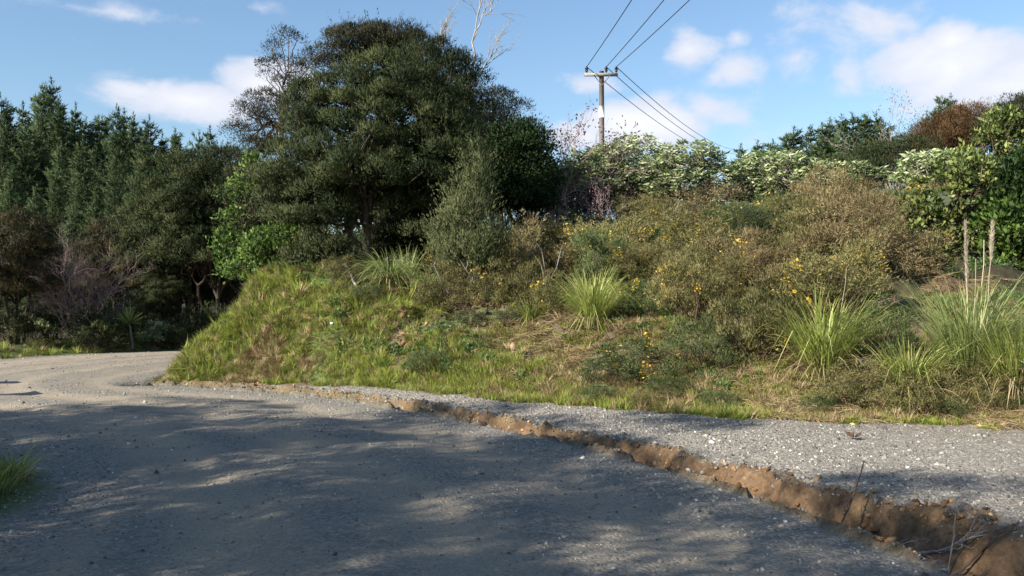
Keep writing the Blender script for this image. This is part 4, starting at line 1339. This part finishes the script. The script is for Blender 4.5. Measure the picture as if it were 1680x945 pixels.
gorse(1050, 600, 13.9, 0, 1.25, 'low dark green gorse bush dotted with yellow flowers in front of the thicket', .62)
gorse(1000, 590, 13.8, 1, .85, 'low dark bush without flowers left of the low flowering gorse', .7)
gorse(1150, 590, 13.9, 1, 1.0, 'green gorse bush at the foot of the thicket right of the low flowering one', .95)
gorse(1240, 600, 13.8, 2, 1.25, 'brown gorse bush at the lower edge of the thicket left of the bright grass clump', 1.25)
gorse(1095, 625, 13.1, 1, .62, 'small green bush on the bare slope below the low flowering gorse', .6)
gorse(985, 628, 13.3, 1, .6, 'small dark bush lowest on the bare slope, above the gravel', .5)
gorse(1060, 650, 12.7, 3, .4, 'little olive seedling bush on the grass strip below the gorse', .8)
gorse(1180, 655, 12.4, 1, .5, 'little green seedling bush above the bright grass strip', .55)
gorse(1400, 640, 11.95, 3, .75, 'brown twiggy gorse at the foot of the bright grass clump', .95)
gorse(1345, 655, 11.9, 1, .45, 'small green bush left of the twiggy gorse at the clump foot', .6)
gorse(1440, 560, 12.9, 1, .95, 'dark gorse between the two big grass clumps', 1.1)
gorse(1520, 665, 11.6, 3, .85, 'brown dead-looking gorse below the small grass clump', .75)
gorse(1600, 670, 11.6, 3, .7, 'brown tangled bush under the tall plumed clump', .7)
gorse(1560, 680, 11.35, 1, .42, 'small green gorse by the gravel below the plumed clump', .7)
gorse(1470, 650, 12.2, 2, .7, 'gorse with a few yellow flowers left of the small grass clump', .8)
gorse(705, 640, 15.7, 1, .72, 'small dark heathery bush at the foot of the bank beside the gravel', .75)
gorse(770, 560, 17.2, 1, .6, 'dark low bush on the earthy face of the bank', .55)
gorse(830, 540, 17.0, 1, .6, 'dark low bush left of the middle grass clump', .6)
gorse(920, 480, 17.0, 2, .95, 'brownish gorse bush between the small and middle grass clumps', 1.1)
gorse(560, 480, 18.7, 3, .8, 'brown bush on the bank below the forked trunk', .8)
gorse(600, 500, 18.2, 1, .7, 'green bush left of the drooping grass clump', .7)
gorse(730, 470, 18.0, 3, .95, 'dry brown bush right of the drooping grass clump', 1.2)
gorse(800, 465, 18.2, 2, 1.0, 'brown gorse bush at the left end of the thicket', 1.2)
gorse(860, 455, 18.2, 3, 1.0, 'brown gorse bush behind the small grass clump', 1.2)
gorse(1640, 650, 12.0, 3, .8, 'brown bush between the two right-hand grass clumps', .9)


# ================================================================== TOETOE CLUMPS
def clump(label, px, d, h, w_, seed, mat='toetoe', nb=260, ndead=70, plumes=(), droop=1.0, lean=0.0, ry=1.0):
    rng = np.random.default_rng(seed)
    bx = X(px, d)
    bz = gz(bx, d)

    def blades(n, hmin, hmax, out, dro, wid, tl, th, spread):
        g = Geo()
        seg = 6
        k = np.linspace(0, 1, seg + 1)
        for i in range(n):
            a = rng.uniform(0, 6.283)
            L = rng.uniform(hmin, hmax)
            o = out * rng.uniform(.05, 1) ** .8
            dr = dro * rng.uniform(.3, 1.2)
            r0 = spread * rng.uniform(0, 1) ** .5
            dv = np.array([cos(a), sin(a) * ry, 0])
            side = np.array([-sin(a), cos(a), 0])
            tw = rng.normal() * .5
            hx = o * k + dr * .55 * k ** 2.6
            hz = np.sqrt(np.maximum(1 - o * o * .6, .1)) * k - dr * .75 * k ** 3
            P = dv * (r0 + (hx * L)[:, None]) + np.array([lean, 0, 0]) * (k * L)[:, None] + np.array([0, 0, 1]) * (hz * L)[:, None]
            P = P + side * (rng.normal() * .14 * L * k ** 2)[:, None]
            if rng.uniform() < .12:      # a snapped blade
                kk = rng.integers(3, seg)
                P[kk:, 2] -= (np.arange(seg + 1 - kk) + .4) * L / seg * rng.uniform(.6, 1.6)
            P[:, 2] = np.maximum(P[:, 2], -.1 + .02 * rng.uniform())
            wv = (wid * rng.uniform(.7, 1.3) * (np.sin(np.clip(k * .9 + .12, 0, 1) * pi) ** .6))[:, None]
            sv = side * cos(tw) + np.array([0, 0, 1]) * sin(tw) * .5
            V = np.concatenate([P - sv * wv * .5, P + sv * wv * .5])
            q = np.arange(seg)
            Fq = np.stack([q, q + 1, q + seg + 2, q + seg + 1], 1)
            t0 = rng.uniform(tl, th)
            tt = np.clip(t0 + .35 * (k - .4), 0, 1)
            g.add(V, Fq, np.concatenate([tt, tt]))
        return g
    h *= 1.32
    g = blades(int(nb * 1.9), h * .45, h * 1.12, w_ * .8, .75 * droop, .0125, .1, .8, .13 * h)
    ps = [('green_blades', g.mesh('clump_blades', M[mat]))]
    g2 = blades(ndead, h * .35, h * .65, .95, 1.25, .013, .2, .8, .2 * h)
    ps.append(('dead_blades', g2.mesh('clump_dead_blades', M['straw'])))
    t = plant('toetoe_clump', label, 'grass clump', ps, (bx, d, bz))
    t.children[0]['kind'] = 'stuff'
    t.children[1]['kind'] = 'stuff'
    for (px_, top, thick, plume) in plumes:
        tx = X(px_, d) - bx
        tz = Z(top, d) - bz
        g = Geo()
        b0 = np.array([tx * .55, rng.normal() * .05, .05])
        e = np.array([tx, rng.normal() * .05, tz])
        Pq = wander(b0, e, 7, .008, rng)
        g.tube(Pq, np.linspace(.011, .006, 7) * thick, 6, .35)
        st = part('flower_stalk', g.mesh('clump_stalk', M['plume']), t)
        if plume:
            f = Geo()
            n = 900
            u = rng.uniform(0, 1, n)
            ax = e - b0
            ax = ax / np.linalg.norm(ax)
            c = e - ax * plume * (1 - u)[:, None]
            wd = .014 * np.sin(np.clip(u * .92 + .06, 0, 1) * pi) ** .6
            f.leaves(c + rng.normal(size=(n, 3)) * wd[:, None] * .6, ax + rng.normal(size=(n, 3)) * .28, rng.uniform(.04, .09, n), .006, rng.uniform(0, 1, n), 0, 'tri', rng)
            part('plume', f.mesh('clump_plume', M['plume']), st)
    return t


clump('blue-green drooping grass clump at the foot of the large domed tree', 640, 18.9, .92, .75, 701, 'toetoe_blue', 330, 110, droop=1.5, lean=-.12)
clump('smaller straggly grass clump immediately right of the drooping one', 700, 18.6, .62, .6, 702, 'toetoe_blue', 120, 40, droop=1.2)
clump('smallest grass clump, alone on the dry slope left of the middle clump', 872, 16.9, .58, .55, 703, 'toetoe', 120, 45, droop=.8)
clump('bright green rounded grass clump in the middle of the slope', 972, 16.0, 1.0, .72, 704, 'toetoe', 330, 110, droop=.6)
clump('broad bright green grass clump with one thin dry stalk, at the foot of the thicket', 1352, 12.95, 1.12, .75, 705, 'toetoe', 330, 130, plumes=((1383, 440, .55, 0),), droop=.6)
clump('low yellow-green grass clump in front of the tall plumed one', 1492, 12.1, .82, .7, 706, 'toetoe', 260, 90, droop=.7)
clump('tallest grass clump with faded upright plumes near the right edge', 1592, 12.45, 1.42, .66, 707, 'toetoe_blue', 420, 150, plumes=((1587, 364, .95, .95), (1630, 366, .9, .55), (1612, 394, .9, 0), (1604, 424, .6, 0)), droop=.55)
clump('grass clump cut off by the right edge of the picture', 1668, 11.9, 1.1, .66, 708, 'toetoe', 300, 120, droop=.6)
clump('spiky tuft peeping over the bushes behind the drooping clump', 668, 20.0, .8, .5, 709, 'toetoe_blue', 70, 10, droop=.4)

# ================================================================== PLANTS AT THE BEND
rngp = np.random.default_rng(77)
bx, d0 = X(216, 30.5), 30.5
bz = gz(bx, d0)
t = thing('cabbage_tree', 'small spiky-headed cabbage tree on the shaded verge at the bend', 'small tree', (bx, d0, bz))
g = Geo()
g.tube(wander((.1, 0, -.1), (-.08, 0, .95), 6, .02, rngp), np.linspace(.05, .035, 6), 7)
part('trunk', g.mesh('cabbage_trunk', M['bark_pale'], True), t)
g = Geo()
n = 90
u = unit(n, rngp)
u[:, 2] = np.abs(u[:, 2]) * 1.1 - .25
g.leaves(np.array([-.08, 0, .98]) + u * .04, u, rngp.uniform(.4, .62, n), .045, rngp.uniform(.2, .9, n), 0, 'kite', rngp)
part('leaf_head', g.mesh('cabbage_head', M['toetoe']), t)
bm_p = bush_mesh('verge_shrub', 480, 1.7, 1.35, 46, .26, 62, .12, .05, 'pale', kind='kite', fold=.1)
for px, d, s, lab in ((55, 31, 1.0, 'dim olive-pale shrub on the verge behind the brown-topped tree'), (205, 33, .8, 'pale leafy shrub half shaded behind the cabbage tree'), (262, 31.5, .62, 'pale low plant with whitish leaf tops right of the cabbage tree')):
    bx = X(px, d)
    plant('verge_shrub', lab, 'shrub', [('foliage', bm_p[0]), ('stems', bm_p[1])], (bx, d, gz(bx, d)), random.uniform(0, 6), s)
bm_q = bush_mesh('dark_verge_shrub', 481, 1.6, 1.3, 46, .26, 170, .09, .022, 'kanuka', fold=.1)
for px, d, s, lab in ((150, 29.5, 1.0, 'dark shrub at the foot of the bare pinkish shrub'), (90, 31.5, 1.1, 'dark shrub on the verge left of the bare pinkish shrub'), (300, 31.5, .75, 'brown-green shrub where the far road meets the bank'), (330, 32.5, 1.1, 'dark shrub behind the nose of the bank'), (180, 31.5, .9, 'dark shrub left of the cabbage tree'), (10, 29, .9, 'dark shrub under the brown-topped tree at the left edge'), (245, 33.5, 1.2, 'dark shrub in the shade right behind the cabbage tree')):
    bx = X(px, d)
    plant('verge_shrub', lab, 'shrub', [('foliage', bm_q[0]), ('stems', bm_q[1])], (bx, d, gz(bx, d)), random.uniform(0, 6), s)


# ================================================================== GRASS, WEEDS, STONES (uncountable)
def tuft(name, seed, n, h, mat, spread, wid, droop):
    rng = np.random.default_rng(seed)
    g = Geo()
    for i in range(n):
        a = rng.uniform(0, 6.283)
        L = h * rng.uniform(.5, 1.2)
        dv = np.array([cos(a), sin(a), 0])
        o = rng.uniform(.1, .9)
        b = dv * spread * rng.uniform(0, 1)
        k = np.array([0, .5, 1.0])
        P = b + dv * ((o * k + droop * k ** 2) * L * .5)[:, None] + np.array([0, 0, 1]) * ((k - droop * .35 * k ** 2) * L)[:, None]
        sd = np.array([-sin(a), cos(a), 0]) * wid * .5
        V = np.array([P[0] - sd, P[0] + sd, P[1] - sd * .8, P[1] + sd * .8, P[2]])
        t = np.clip(rng.uniform(.15, .85) + np.array([-.15, -.15, 0, 0, .12]), 0, 1)
        g.add(V, [[0, 1, 3, 2]], t)
        g.f.append((np.array([[g.n - 3, g.n - 2, g.n - 1]])[:, [0, 1, 2]], 0))
    return proto(name, g.mesh(name, M[mat]))


TG = [tuft('grass_tuft', 800 + k, 38, h, m, .11, .011, dr) for k, (h, m, dr) in enumerate(((.19, 'grass', .5), (.27, 'grass', .7), (.13, 'grass', .5), (.22, 'straw', .9), (.33, 'grass', .8), (.2, 'grass_olive', .6)))]


def weed(name, seed, n, mat, L, W, h):
    rng = np.random.default_rng(seed)
    g = Geo()
    u = unit(n, rng)
    u[:, 2] = np.abs(u[:, 2])
    P = u * np.array([.11, .11, h]) * (rng.uniform(.1, 1, n) ** .5)[:, None]
    g.leaves(P, u + rng.normal(size=(n, 3)) * .4, L * rng.uniform(.6, 1.3, n), W, rng.uniform(0, 1, n), 0, 'kite', rng, .1)
    return proto(name, g.mesh(name, M[mat]))


TW = [weed('weed_tuft', 820, 46, 'weed', .07, .035, .14), weed('weed_tuft', 821, 40, 'weed', .05, .02, .18), weed('weed_tuft', 822, 60, 'gorse_green', .06, .012, .2)]


def frame_rot(n, rng, tilt=.25):
    return np.stack([rng.normal(size=n) * tilt, rng.normal(size=n) * tilt, rng.uniform(0, 6.28, n)], 1)


def uni(s):
    return np.stack([s, s, s], 1)


# left, green half of the bank
P, d, rng = rand_pts(90000, -9.5, 3, 12, 24, 900, lambda x, y, d, u: (d['tF'] > -.12 + .7 * d['e1']) & (d['sR'] > .2) & (d['tF'] < 6) & (d['tB'] > -.05) & in_view(x, y) & (u < .75 * sstep(fbm(x * 1.1, y * 1.1, 901, 4) + np.interp(x + .3 * (y - 16), [-6, -2.8, -1.5, -.5], [.38, .26, .04, -.16]), -.10, .14)))
n = len(P)
sel = fbm(P[:, 0] * .8, P[:, 1] * .8, 903, 3)
vid = np.where(sel > .10, 1, np.where(sel < -.21, 3, np.where(rng.uniform(size=n) < .3, 2, 0)))
vid = np.where(rng.uniform(size=n) < .36, rng.integers(0, 6, n), vid)
vid = np.where(rng.uniform(size=n) < .14, 3, vid)
scatter('bank_grass', TG, P - np.array([0, 0, .02]), frame_rot(n, rng, .4), uni(rng.uniform(.38, .92, n) * (1 + 1.1 * fbm(P[:, 0] * 1.6, P[:, 1] * 1.6, 905, 3)) * np.where(rng.uniform(size=n) < .04, 1.6, 1)), vid)
# strip of grass between slope and gravel, and thin grass over the right-hand slope
P, d, rng = rand_pts(95000, -2, 12, 9.5, 17, 910, lambda x, y, d, u: (d['tF'] > -.35 + .9 * d['e1']) & (d['tF'] < 4.5) & in_view(x, y) & (u < np.interp(d['tF'], [-.3, .1, .9, 1.4, 4], [.35, 1, .85, .3, .2]) * sstep(x + .3 * (y - 12), -1.2, .8) * sstep(fbm(x * 1.3, y * 1.3, 911, 4) + .12 * (d['tF'] < .9), -.16, .08)))
n = len(P)
sel = fbm(P[:, 0] * .7, P[:, 1] * .7, 913, 3)
vid = np.where(rng.uniform(size=n) < np.where(d['tF'] > 1.1, .5, .2), 3, np.where(sel > 0, 0, 2))
scatter('verge_grass', TG, P - np.array([0, 0, .02]), frame_rot(n, rng), uni(rng.uniform(.4, .95, n)), vid)
# grass on the outer side of the bend and at the near left edge
P, d, rng = rand_pts(60000, -24, -3.6, 3, 36, 920, lambda x, y, d, u: (d['sL'] > .1 + .3 * d['e1']) & (d['sL'] < 5) & in_view(x, y) & (u < np.interp(d['sL'], [0, 1.5, 5], [.4, .3, .1]) * np.where(y > 14, .5, 1)))
n = len(P)
scatter('roadside_grass', TG, P - np.array([0, 0, .02]), frame_rot(n, rng), uni(rng.uniform(.6, 1.3, n)), rng.choice([0, 5, 4, 3], n, p=[.3, .35, .15, .2]))
# leafy weeds
P, d, rng = rand_pts(30000, -9, 9, 10, 22, 930, lambda x, y, d, u: (d['tF'] > .3) & (d['tF'] < 6.5) & (d['tB'] > 0) & in_view(x, y) & (u < .42 * sstep(fbm(x * .9, y * .9, 931, 4), -.02, .22)))
n = len(P)
scatter('bank_weeds', TW, P, frame_rot(n, rng), uni(rng.uniform(.5, 1.25, n)), rng.integers(0, 3, n))
# dead straw and broken stalks under the clumps and on the dry slope
g = Geo()
for k in range(9):
    a = random.uniform(0, 6.28)
    L = random.uniform(.12, .38)
    c = np.array([random.uniform(-.1, .1), random.uniform(-.1, .1), random.uniform(.005, .04)])
    g.tube([c, c + np.array([cos(a) * L * .5, sin(a) * L * .5, .02]), c + np.array([cos(a + .2) * L, sin(a + .2) * L, -.005])], [.0045, .004, .002], 3, random.uniform(.3, .9), caps=False)
ST = [proto('straw_heap', g.mesh('straw_heap', M['straw']))]
P, d, rng = rand_pts(30000, -6, 10, 10, 19, 940, lambda x, y, d, u: (d['tF'] > .4) & (d['tF'] < 5) & in_view(x, y) & (u < .06 + .30 * sstep(x, 3.2, 6.5) * sstep(d['tF'], .5, .9) * (1 - sstep(d['tF'], 1.6, 2.4)) + .12 * sstep(fbm(x, y, 941, 3), .05, .2)))
for cx, cy in ((X(640, 18.6), 18.3), (X(930, 15.6), 15.4), (X(860, 16.8), 16.5), (X(1290, 12.2), 12.0), (X(1340, 12.2), 11.85), (X(1650, 11.5), 11.3), (X(1600, 11.7), 11.5)):
    q = rng.normal(size=(110, 2)) * np.array([.35, .28]) + np.array([cx, cy])
    zz, _ = terrain(q[:, 0], q[:, 1])
    P = np.concatenate([P, np.column_stack([q, zz])])
n = len(P)
scatter('dead_straw', ST, P, frame_rot(n, rng, .2), uni(rng.uniform(.6, 1.2, n)), np.zeros(n))


def stone_mesh(name, seed, mat, flat=.7, tl=0, th=1.0, sub=1):
    import bmesh
    rng = np.random.default_rng(seed)
    bm = bmesh.new()
    bmesh.ops.create_icosphere(bm, subdivisions=sub, radius=1)
    V = np.array([v.co[:] for v in bm.verts])
    Fc = np.array([[v.index for v in f.verts] for f in bm.faces])
    bm.free()
    V = V * (1 + rng.normal(size=(len(V), 1)) * .22) + rng.normal(size=V.shape) * .16
    V = V * np.array([1, rng.uniform(.6, .95), flat * rng.uniform(.7, 1.1)])
    g = Geo()
    g.add(V, Fc, rng.uniform(tl, th))
    return g.mesh(name, mat)


SG = [proto('gravel_stone', stone_mesh('gravel_stone_%d' % k, 840 + k, M['stone'], tl=t, th=t)) for k, t in enumerate((.05, .18, .3, .42, .55, .8))]
SC = [proto('clay_lump', stone_mesh('clay_lump_%d' % k, 850 + k, M['claystone'], tl=t, th=t)) for k, t in enumerate((.1, .4, .7, .95))]
SS = [proto('soil_lump', stone_mesh('soil_lump_%d' % k, 860 + k, M['soillump'], tl=t, th=t)) for k, t in enumerate((.1, .4, .7, .95))]


def lognorm(n, mu, sg, rng, hi):
    return np.minimum(mu * np.exp(rng.normal(size=n) * sg), hi)


P, d, rng = rand_pts(340000, -3.5, 10, 3.5, 16.5, 950, lambda x, y, d, u: (d['sR'] > .05) & (d['tF'] < .1 + .5 * d['e1']) & in_view(x, y, .3) & (d['q'] > .95) & (u < np.interp(d['tF'], [-2, -.8, 0], [.62, .5, .12]) * np.interp(x + .5 * d['e3'], [2.3, 5.2], [1, .25])))
n = len(P)
scatter('shoulder_gravel', SG, P, frame_rot(n, rng, .6), uni(lognorm(n, .0082, .5, rng, .04)), rng.choice(6, n, p=[.2, .3, .26, .15, .07, .02]))
P, d, rng = rand_pts(420000, -16, 3, 3.2, 30, 960, lambda x, y, d, u: (d['sR'] < .02) & (d['sL'] < .5) & in_view(x, y, .3) & (u < .9 * np.minimum(1, np.where(np.minimum(-d['sR'], -d['sL']) < .8, .65, .13) + .28 * np.exp(-((-d['sR'] - 1.9) / .4) ** 2) + .25 * sstep(fbm(x * .8, y * .8, 961, 3), .05, .2)) * np.interp(y, [3, 10, 20], [1, .8, .4])))
n = len(P)
scatter('loose_road_gravel', SG, P, frame_rot(n, rng, .6), uni(lognorm(n, .0066, .58, rng, .038)), rng.choice(6, n, p=[.16, .28, .26, .17, .09, .04]))
P, d, rng = rand_pts(120000, -9, 4, 3.5, 19, 970, lambda x, y, d, u: (d['sR'] > 0) & (d['q'] < 1.15) & in_view(x, y, .3) & (u < .30 + .45 * (d['q'] < .62)))
n = len(P)
kind = rng.uniform(size=n) < np.where(d['q'] < .62, .72, .3)
scatter('ditch_stones', SC + SG, P, frame_rot(n, rng, .6), uni(lognorm(n, .011, .5, rng, .045)), np.where(kind, 4 + rng.choice(6, n, p=[.16, .28, .26, .17, .09, .04]), rng.integers(0, 4, n)))
P, d, rng = rand_pts(60000, -6, 9, 11, 20, 980, lambda x, y, d, u: (d['tF'] > 0) & (d['tF'] < 4.5) & (d['tB'] > 0) & in_view(x, y, .3) & (u < .5 * sstep(fbm(x * .8, y * .8, 981, 4) + np.interp(np.abs(x + .9 + .3 * (y - 16)), [0, 1.2, 2.2], [.25, .12, -.05]), .04, .28)))
n = len(P)
scatter('soil_lumps', SS + SC, P, frame_rot(n, rng, .6), uni(lognorm(n, .022, .6, rng, .10)), rng.choice(8, n, p=[.2, .22, .2, .12, .08, .08, .06, .04]))


P, d, rng = rand_pts(90000, -6, 4, 4, 17.5, 990, lambda x, y, d, u: (d['sR'] > 0) & (d['q'] > .45) & (d['q'] < 1.2) & in_view(x, y, .3) & (u < .55 * sstep(fbm(x * 2.2, y * 2.2, 991, 3), -.02, .2)))
n = len(P)
scatter('crumbled_clods', SC + SS, P, frame_rot(n, rng, .8), uni(lognorm(n, .012, .55, rng, .04)), rng.choice(8, n, p=[.26, .22, .14, .05, .14, .1, .06, .03]))


# ================================================================== ROCKS, STICKS
def rock(label, px, d, r, mat, seed, name='rock', sink=.35, flat=.75):
    bx = X(px, d)
    me = stone_mesh('rock_%d' % seed, seed, M[mat], flat, .4, .6, 1)
    return solo(name, me, label, 'rock', (bx, d, gz(bx, d) + r * flat * (1 - sink) * .6), seed * 1.3, r)


rock('small white rock showing on the grassy bank left of the earthy face', 545, 17.6, .055, 'whiterock', 21)
rock('tan rock alone on the dry slope below the middle grass clump', 843, 15.9, .085, 'tanrock', 22, flat=1.0)
rock('flat yellowish stone at the edge of the gravel below the dry slope', 835, 14.2, .10, 'tanrock', 23, flat=.5)
rock('little brown stone left of the flat yellowish stone', 806, 14.5, .055, 'tanrock', 24)
rock('smooth blue-grey boulder half hidden between the broad and the low grass clumps', 1425, 13.0, .2, 'bluerock', 25)
rock('dark stone lying on top of the ditch edge at its left end', 826, 12.95, .06, 'bluerock', 26)
rock('small pale stone on the shoulder below the driftwood', 1610, 11.0, .045, 'whiterock', 27)
rock('pinkish stone half buried right of the tan rock', 877, 16.1, .06, 'tanrock', 28)


def stick(label, pts, r, mat, seed, name='stick', forks=2, fl=.25):
    """pts: (x, y, height above ground)"""
    rng = np.random.default_rng(seed)
    P = np.array([(x, y, gz(x, y) + h) for x, y, h in pts])
    c = P[0].copy()
    P = P - c
    n = 4
    Q = np.concatenate([wander(P[i], P[i + 1], n, r * .35, rng)[:-1] for i in range(len(P) - 1)] + [P[-1:]])
    g = Geo()
    g.tube(Q, np.linspace(r, r * .45, len(Q)), 7)
    for k in range(forks):
        i = rng.integers(len(Q) // 3, len(Q) - 1)
        dr = Q[i + 1] - Q[i] if i + 1 < len(Q) else Q[i] - Q[i - 1]
        dr = dr / (np.linalg.norm(dr) + 1e-9) + rng.normal(size=3) * .5 + np.array([0, 0, .35])
        bare_branches(g, Q[i], dr, fl * rng.uniform(.6, 1.2), r * .45, rng, 1, spread=.5, n=2, curve=.15)
    return solo(name, g.mesh('stick_%d' % seed, M[mat], True), label, 'stick', tuple(c))


stick('long broken dead branch lying along the bottom of the ditch', [(x_, y_, max(.025, -.17 - gz(x_, y_))) for x_, y_ in ((2.36, 6.72), (2.56, 6.5), (2.82, 6.27), (3.0, 6.16), (3.25, 6.06))], .014, 'deadwood', 31, 'dead_branch', 6, .3)
stick('thin dead branch standing up out of the ditch and leaning right', [(2.38, 6.72, .04), (2.5, 6.76, .16), (2.58, 6.8, .30), (2.74, 6.9, .46)], .010, 'twig', 32, 'dead_branch', 2, .2)
stick('short forked twig in the ditch near the pale clay at the right', [(x_, y_, max(.03, -.2 - gz(x_, y_))) for x_, y_ in ((3.0, 5.95), (3.2, 5.88), (3.42, 5.86))], .009, 'twig', 33, 'twig', 2, .12)
stick('slim upright twig in the ditch right of the leaning branch', [(2.95, 6.02, .03), (3.02, 6.06, .22), (3.05, 6.1, .32)], .006, 'deadwood', 34, 'twig', 3, .1)
stick('bleached driftwood stick curving up at one end on the grass below the low clump', [(X(1450, 11.6), 11.6, .04), (X(1470, 11.55), 11.55, .05), (X(1482, 11.55), 11.55, .12)], .022, 'deadwood', 35, 'driftwood', 0)
stick('thin straight bleached stick lying behind the gravel right of the driftwood', [(X(1470, 11.35), 11.35, .03), (X(1516, 11.3), 11.3, .03)], .014, 'deadwood', 36, 'stick', 0)
stick('pale broken log end leaning on the bank left of the drooping clump', [(X(566, 18.9), 18.9, .32), (X(592, 18.3), 18.3, .12), (X(612, 18.0), 18.0, .05)], .035, 'deadwood', 37, 'log', 0)
for px, d, lean, L_, lab, sd in ((790, 17.9, -.5, .9, 'pale dead stalk leaning left in the gorse beside the pointed young tree', 38), (905, 18.5, .25, .8, 'dead grey stalk standing in the gorse right of the pointed young tree', 39), (1090, 21, .3, 1.0, 'bleached crooked stalk high in the gorse below the pale shrubs', 40), (735, 17.6, -.35, .8, 'thin dry stalk arching over the brown bush right of the drooping clump', 41)):
    bx = X(px, d)
    stick(lab, [(bx, d, .55), (bx + lean * L_ * .45, d - .35, .85), (bx + lean * L_, d - .45, 1.25)], .013, 'deadwood', sd, 'dead_stalk', 2, .2)
# curled dead leaf on the shoulder, yellow leaves by the grass
bx, d0 = X(1401, 9.75), 9.75
g = Geo()
for k, a in enumerate((.3, 2.4, 1.2, 4.4)):
    c = np.array([cos(a), sin(a), .0]) * .04
    g.leaves(np.array([[0, 0, .015]]), np.array([[cos(a), sin(a), .55]]), .12, .06, .5, 0, 'kite', np.random.default_rng(k), .25)
solo('dead_leaf', g.mesh('dead_leaf', M['litter']), 'dark curled dead leaf lying on the open gravel shoulder', 'dead leaf', (bx, d0, gz(bx, d0) + .02))
g = Geo()
rr = np.random.default_rng(5)
q = np.column_stack([rr.uniform(X(1380, 11), X(1680, 11), 34), rr.uniform(10.6, 11.6, 34)])
zz, _ = terrain(q[:, 0], q[:, 1])
g.leaves(np.column_stack([q, zz + .03]), np.column_stack([rr.normal(size=(34, 2)), np.full(34, .15)]), rr.uniform(.04, .11, 34), .03, .5, 0, 'kite', rr, .1)
o = bpy.data.objects.new('fallen_yellow_leaves', g.mesh('fallen_yellow_leaves', M['yellowleaf']))
o['kind'] = 'stuff'
COL.objects.link(o)
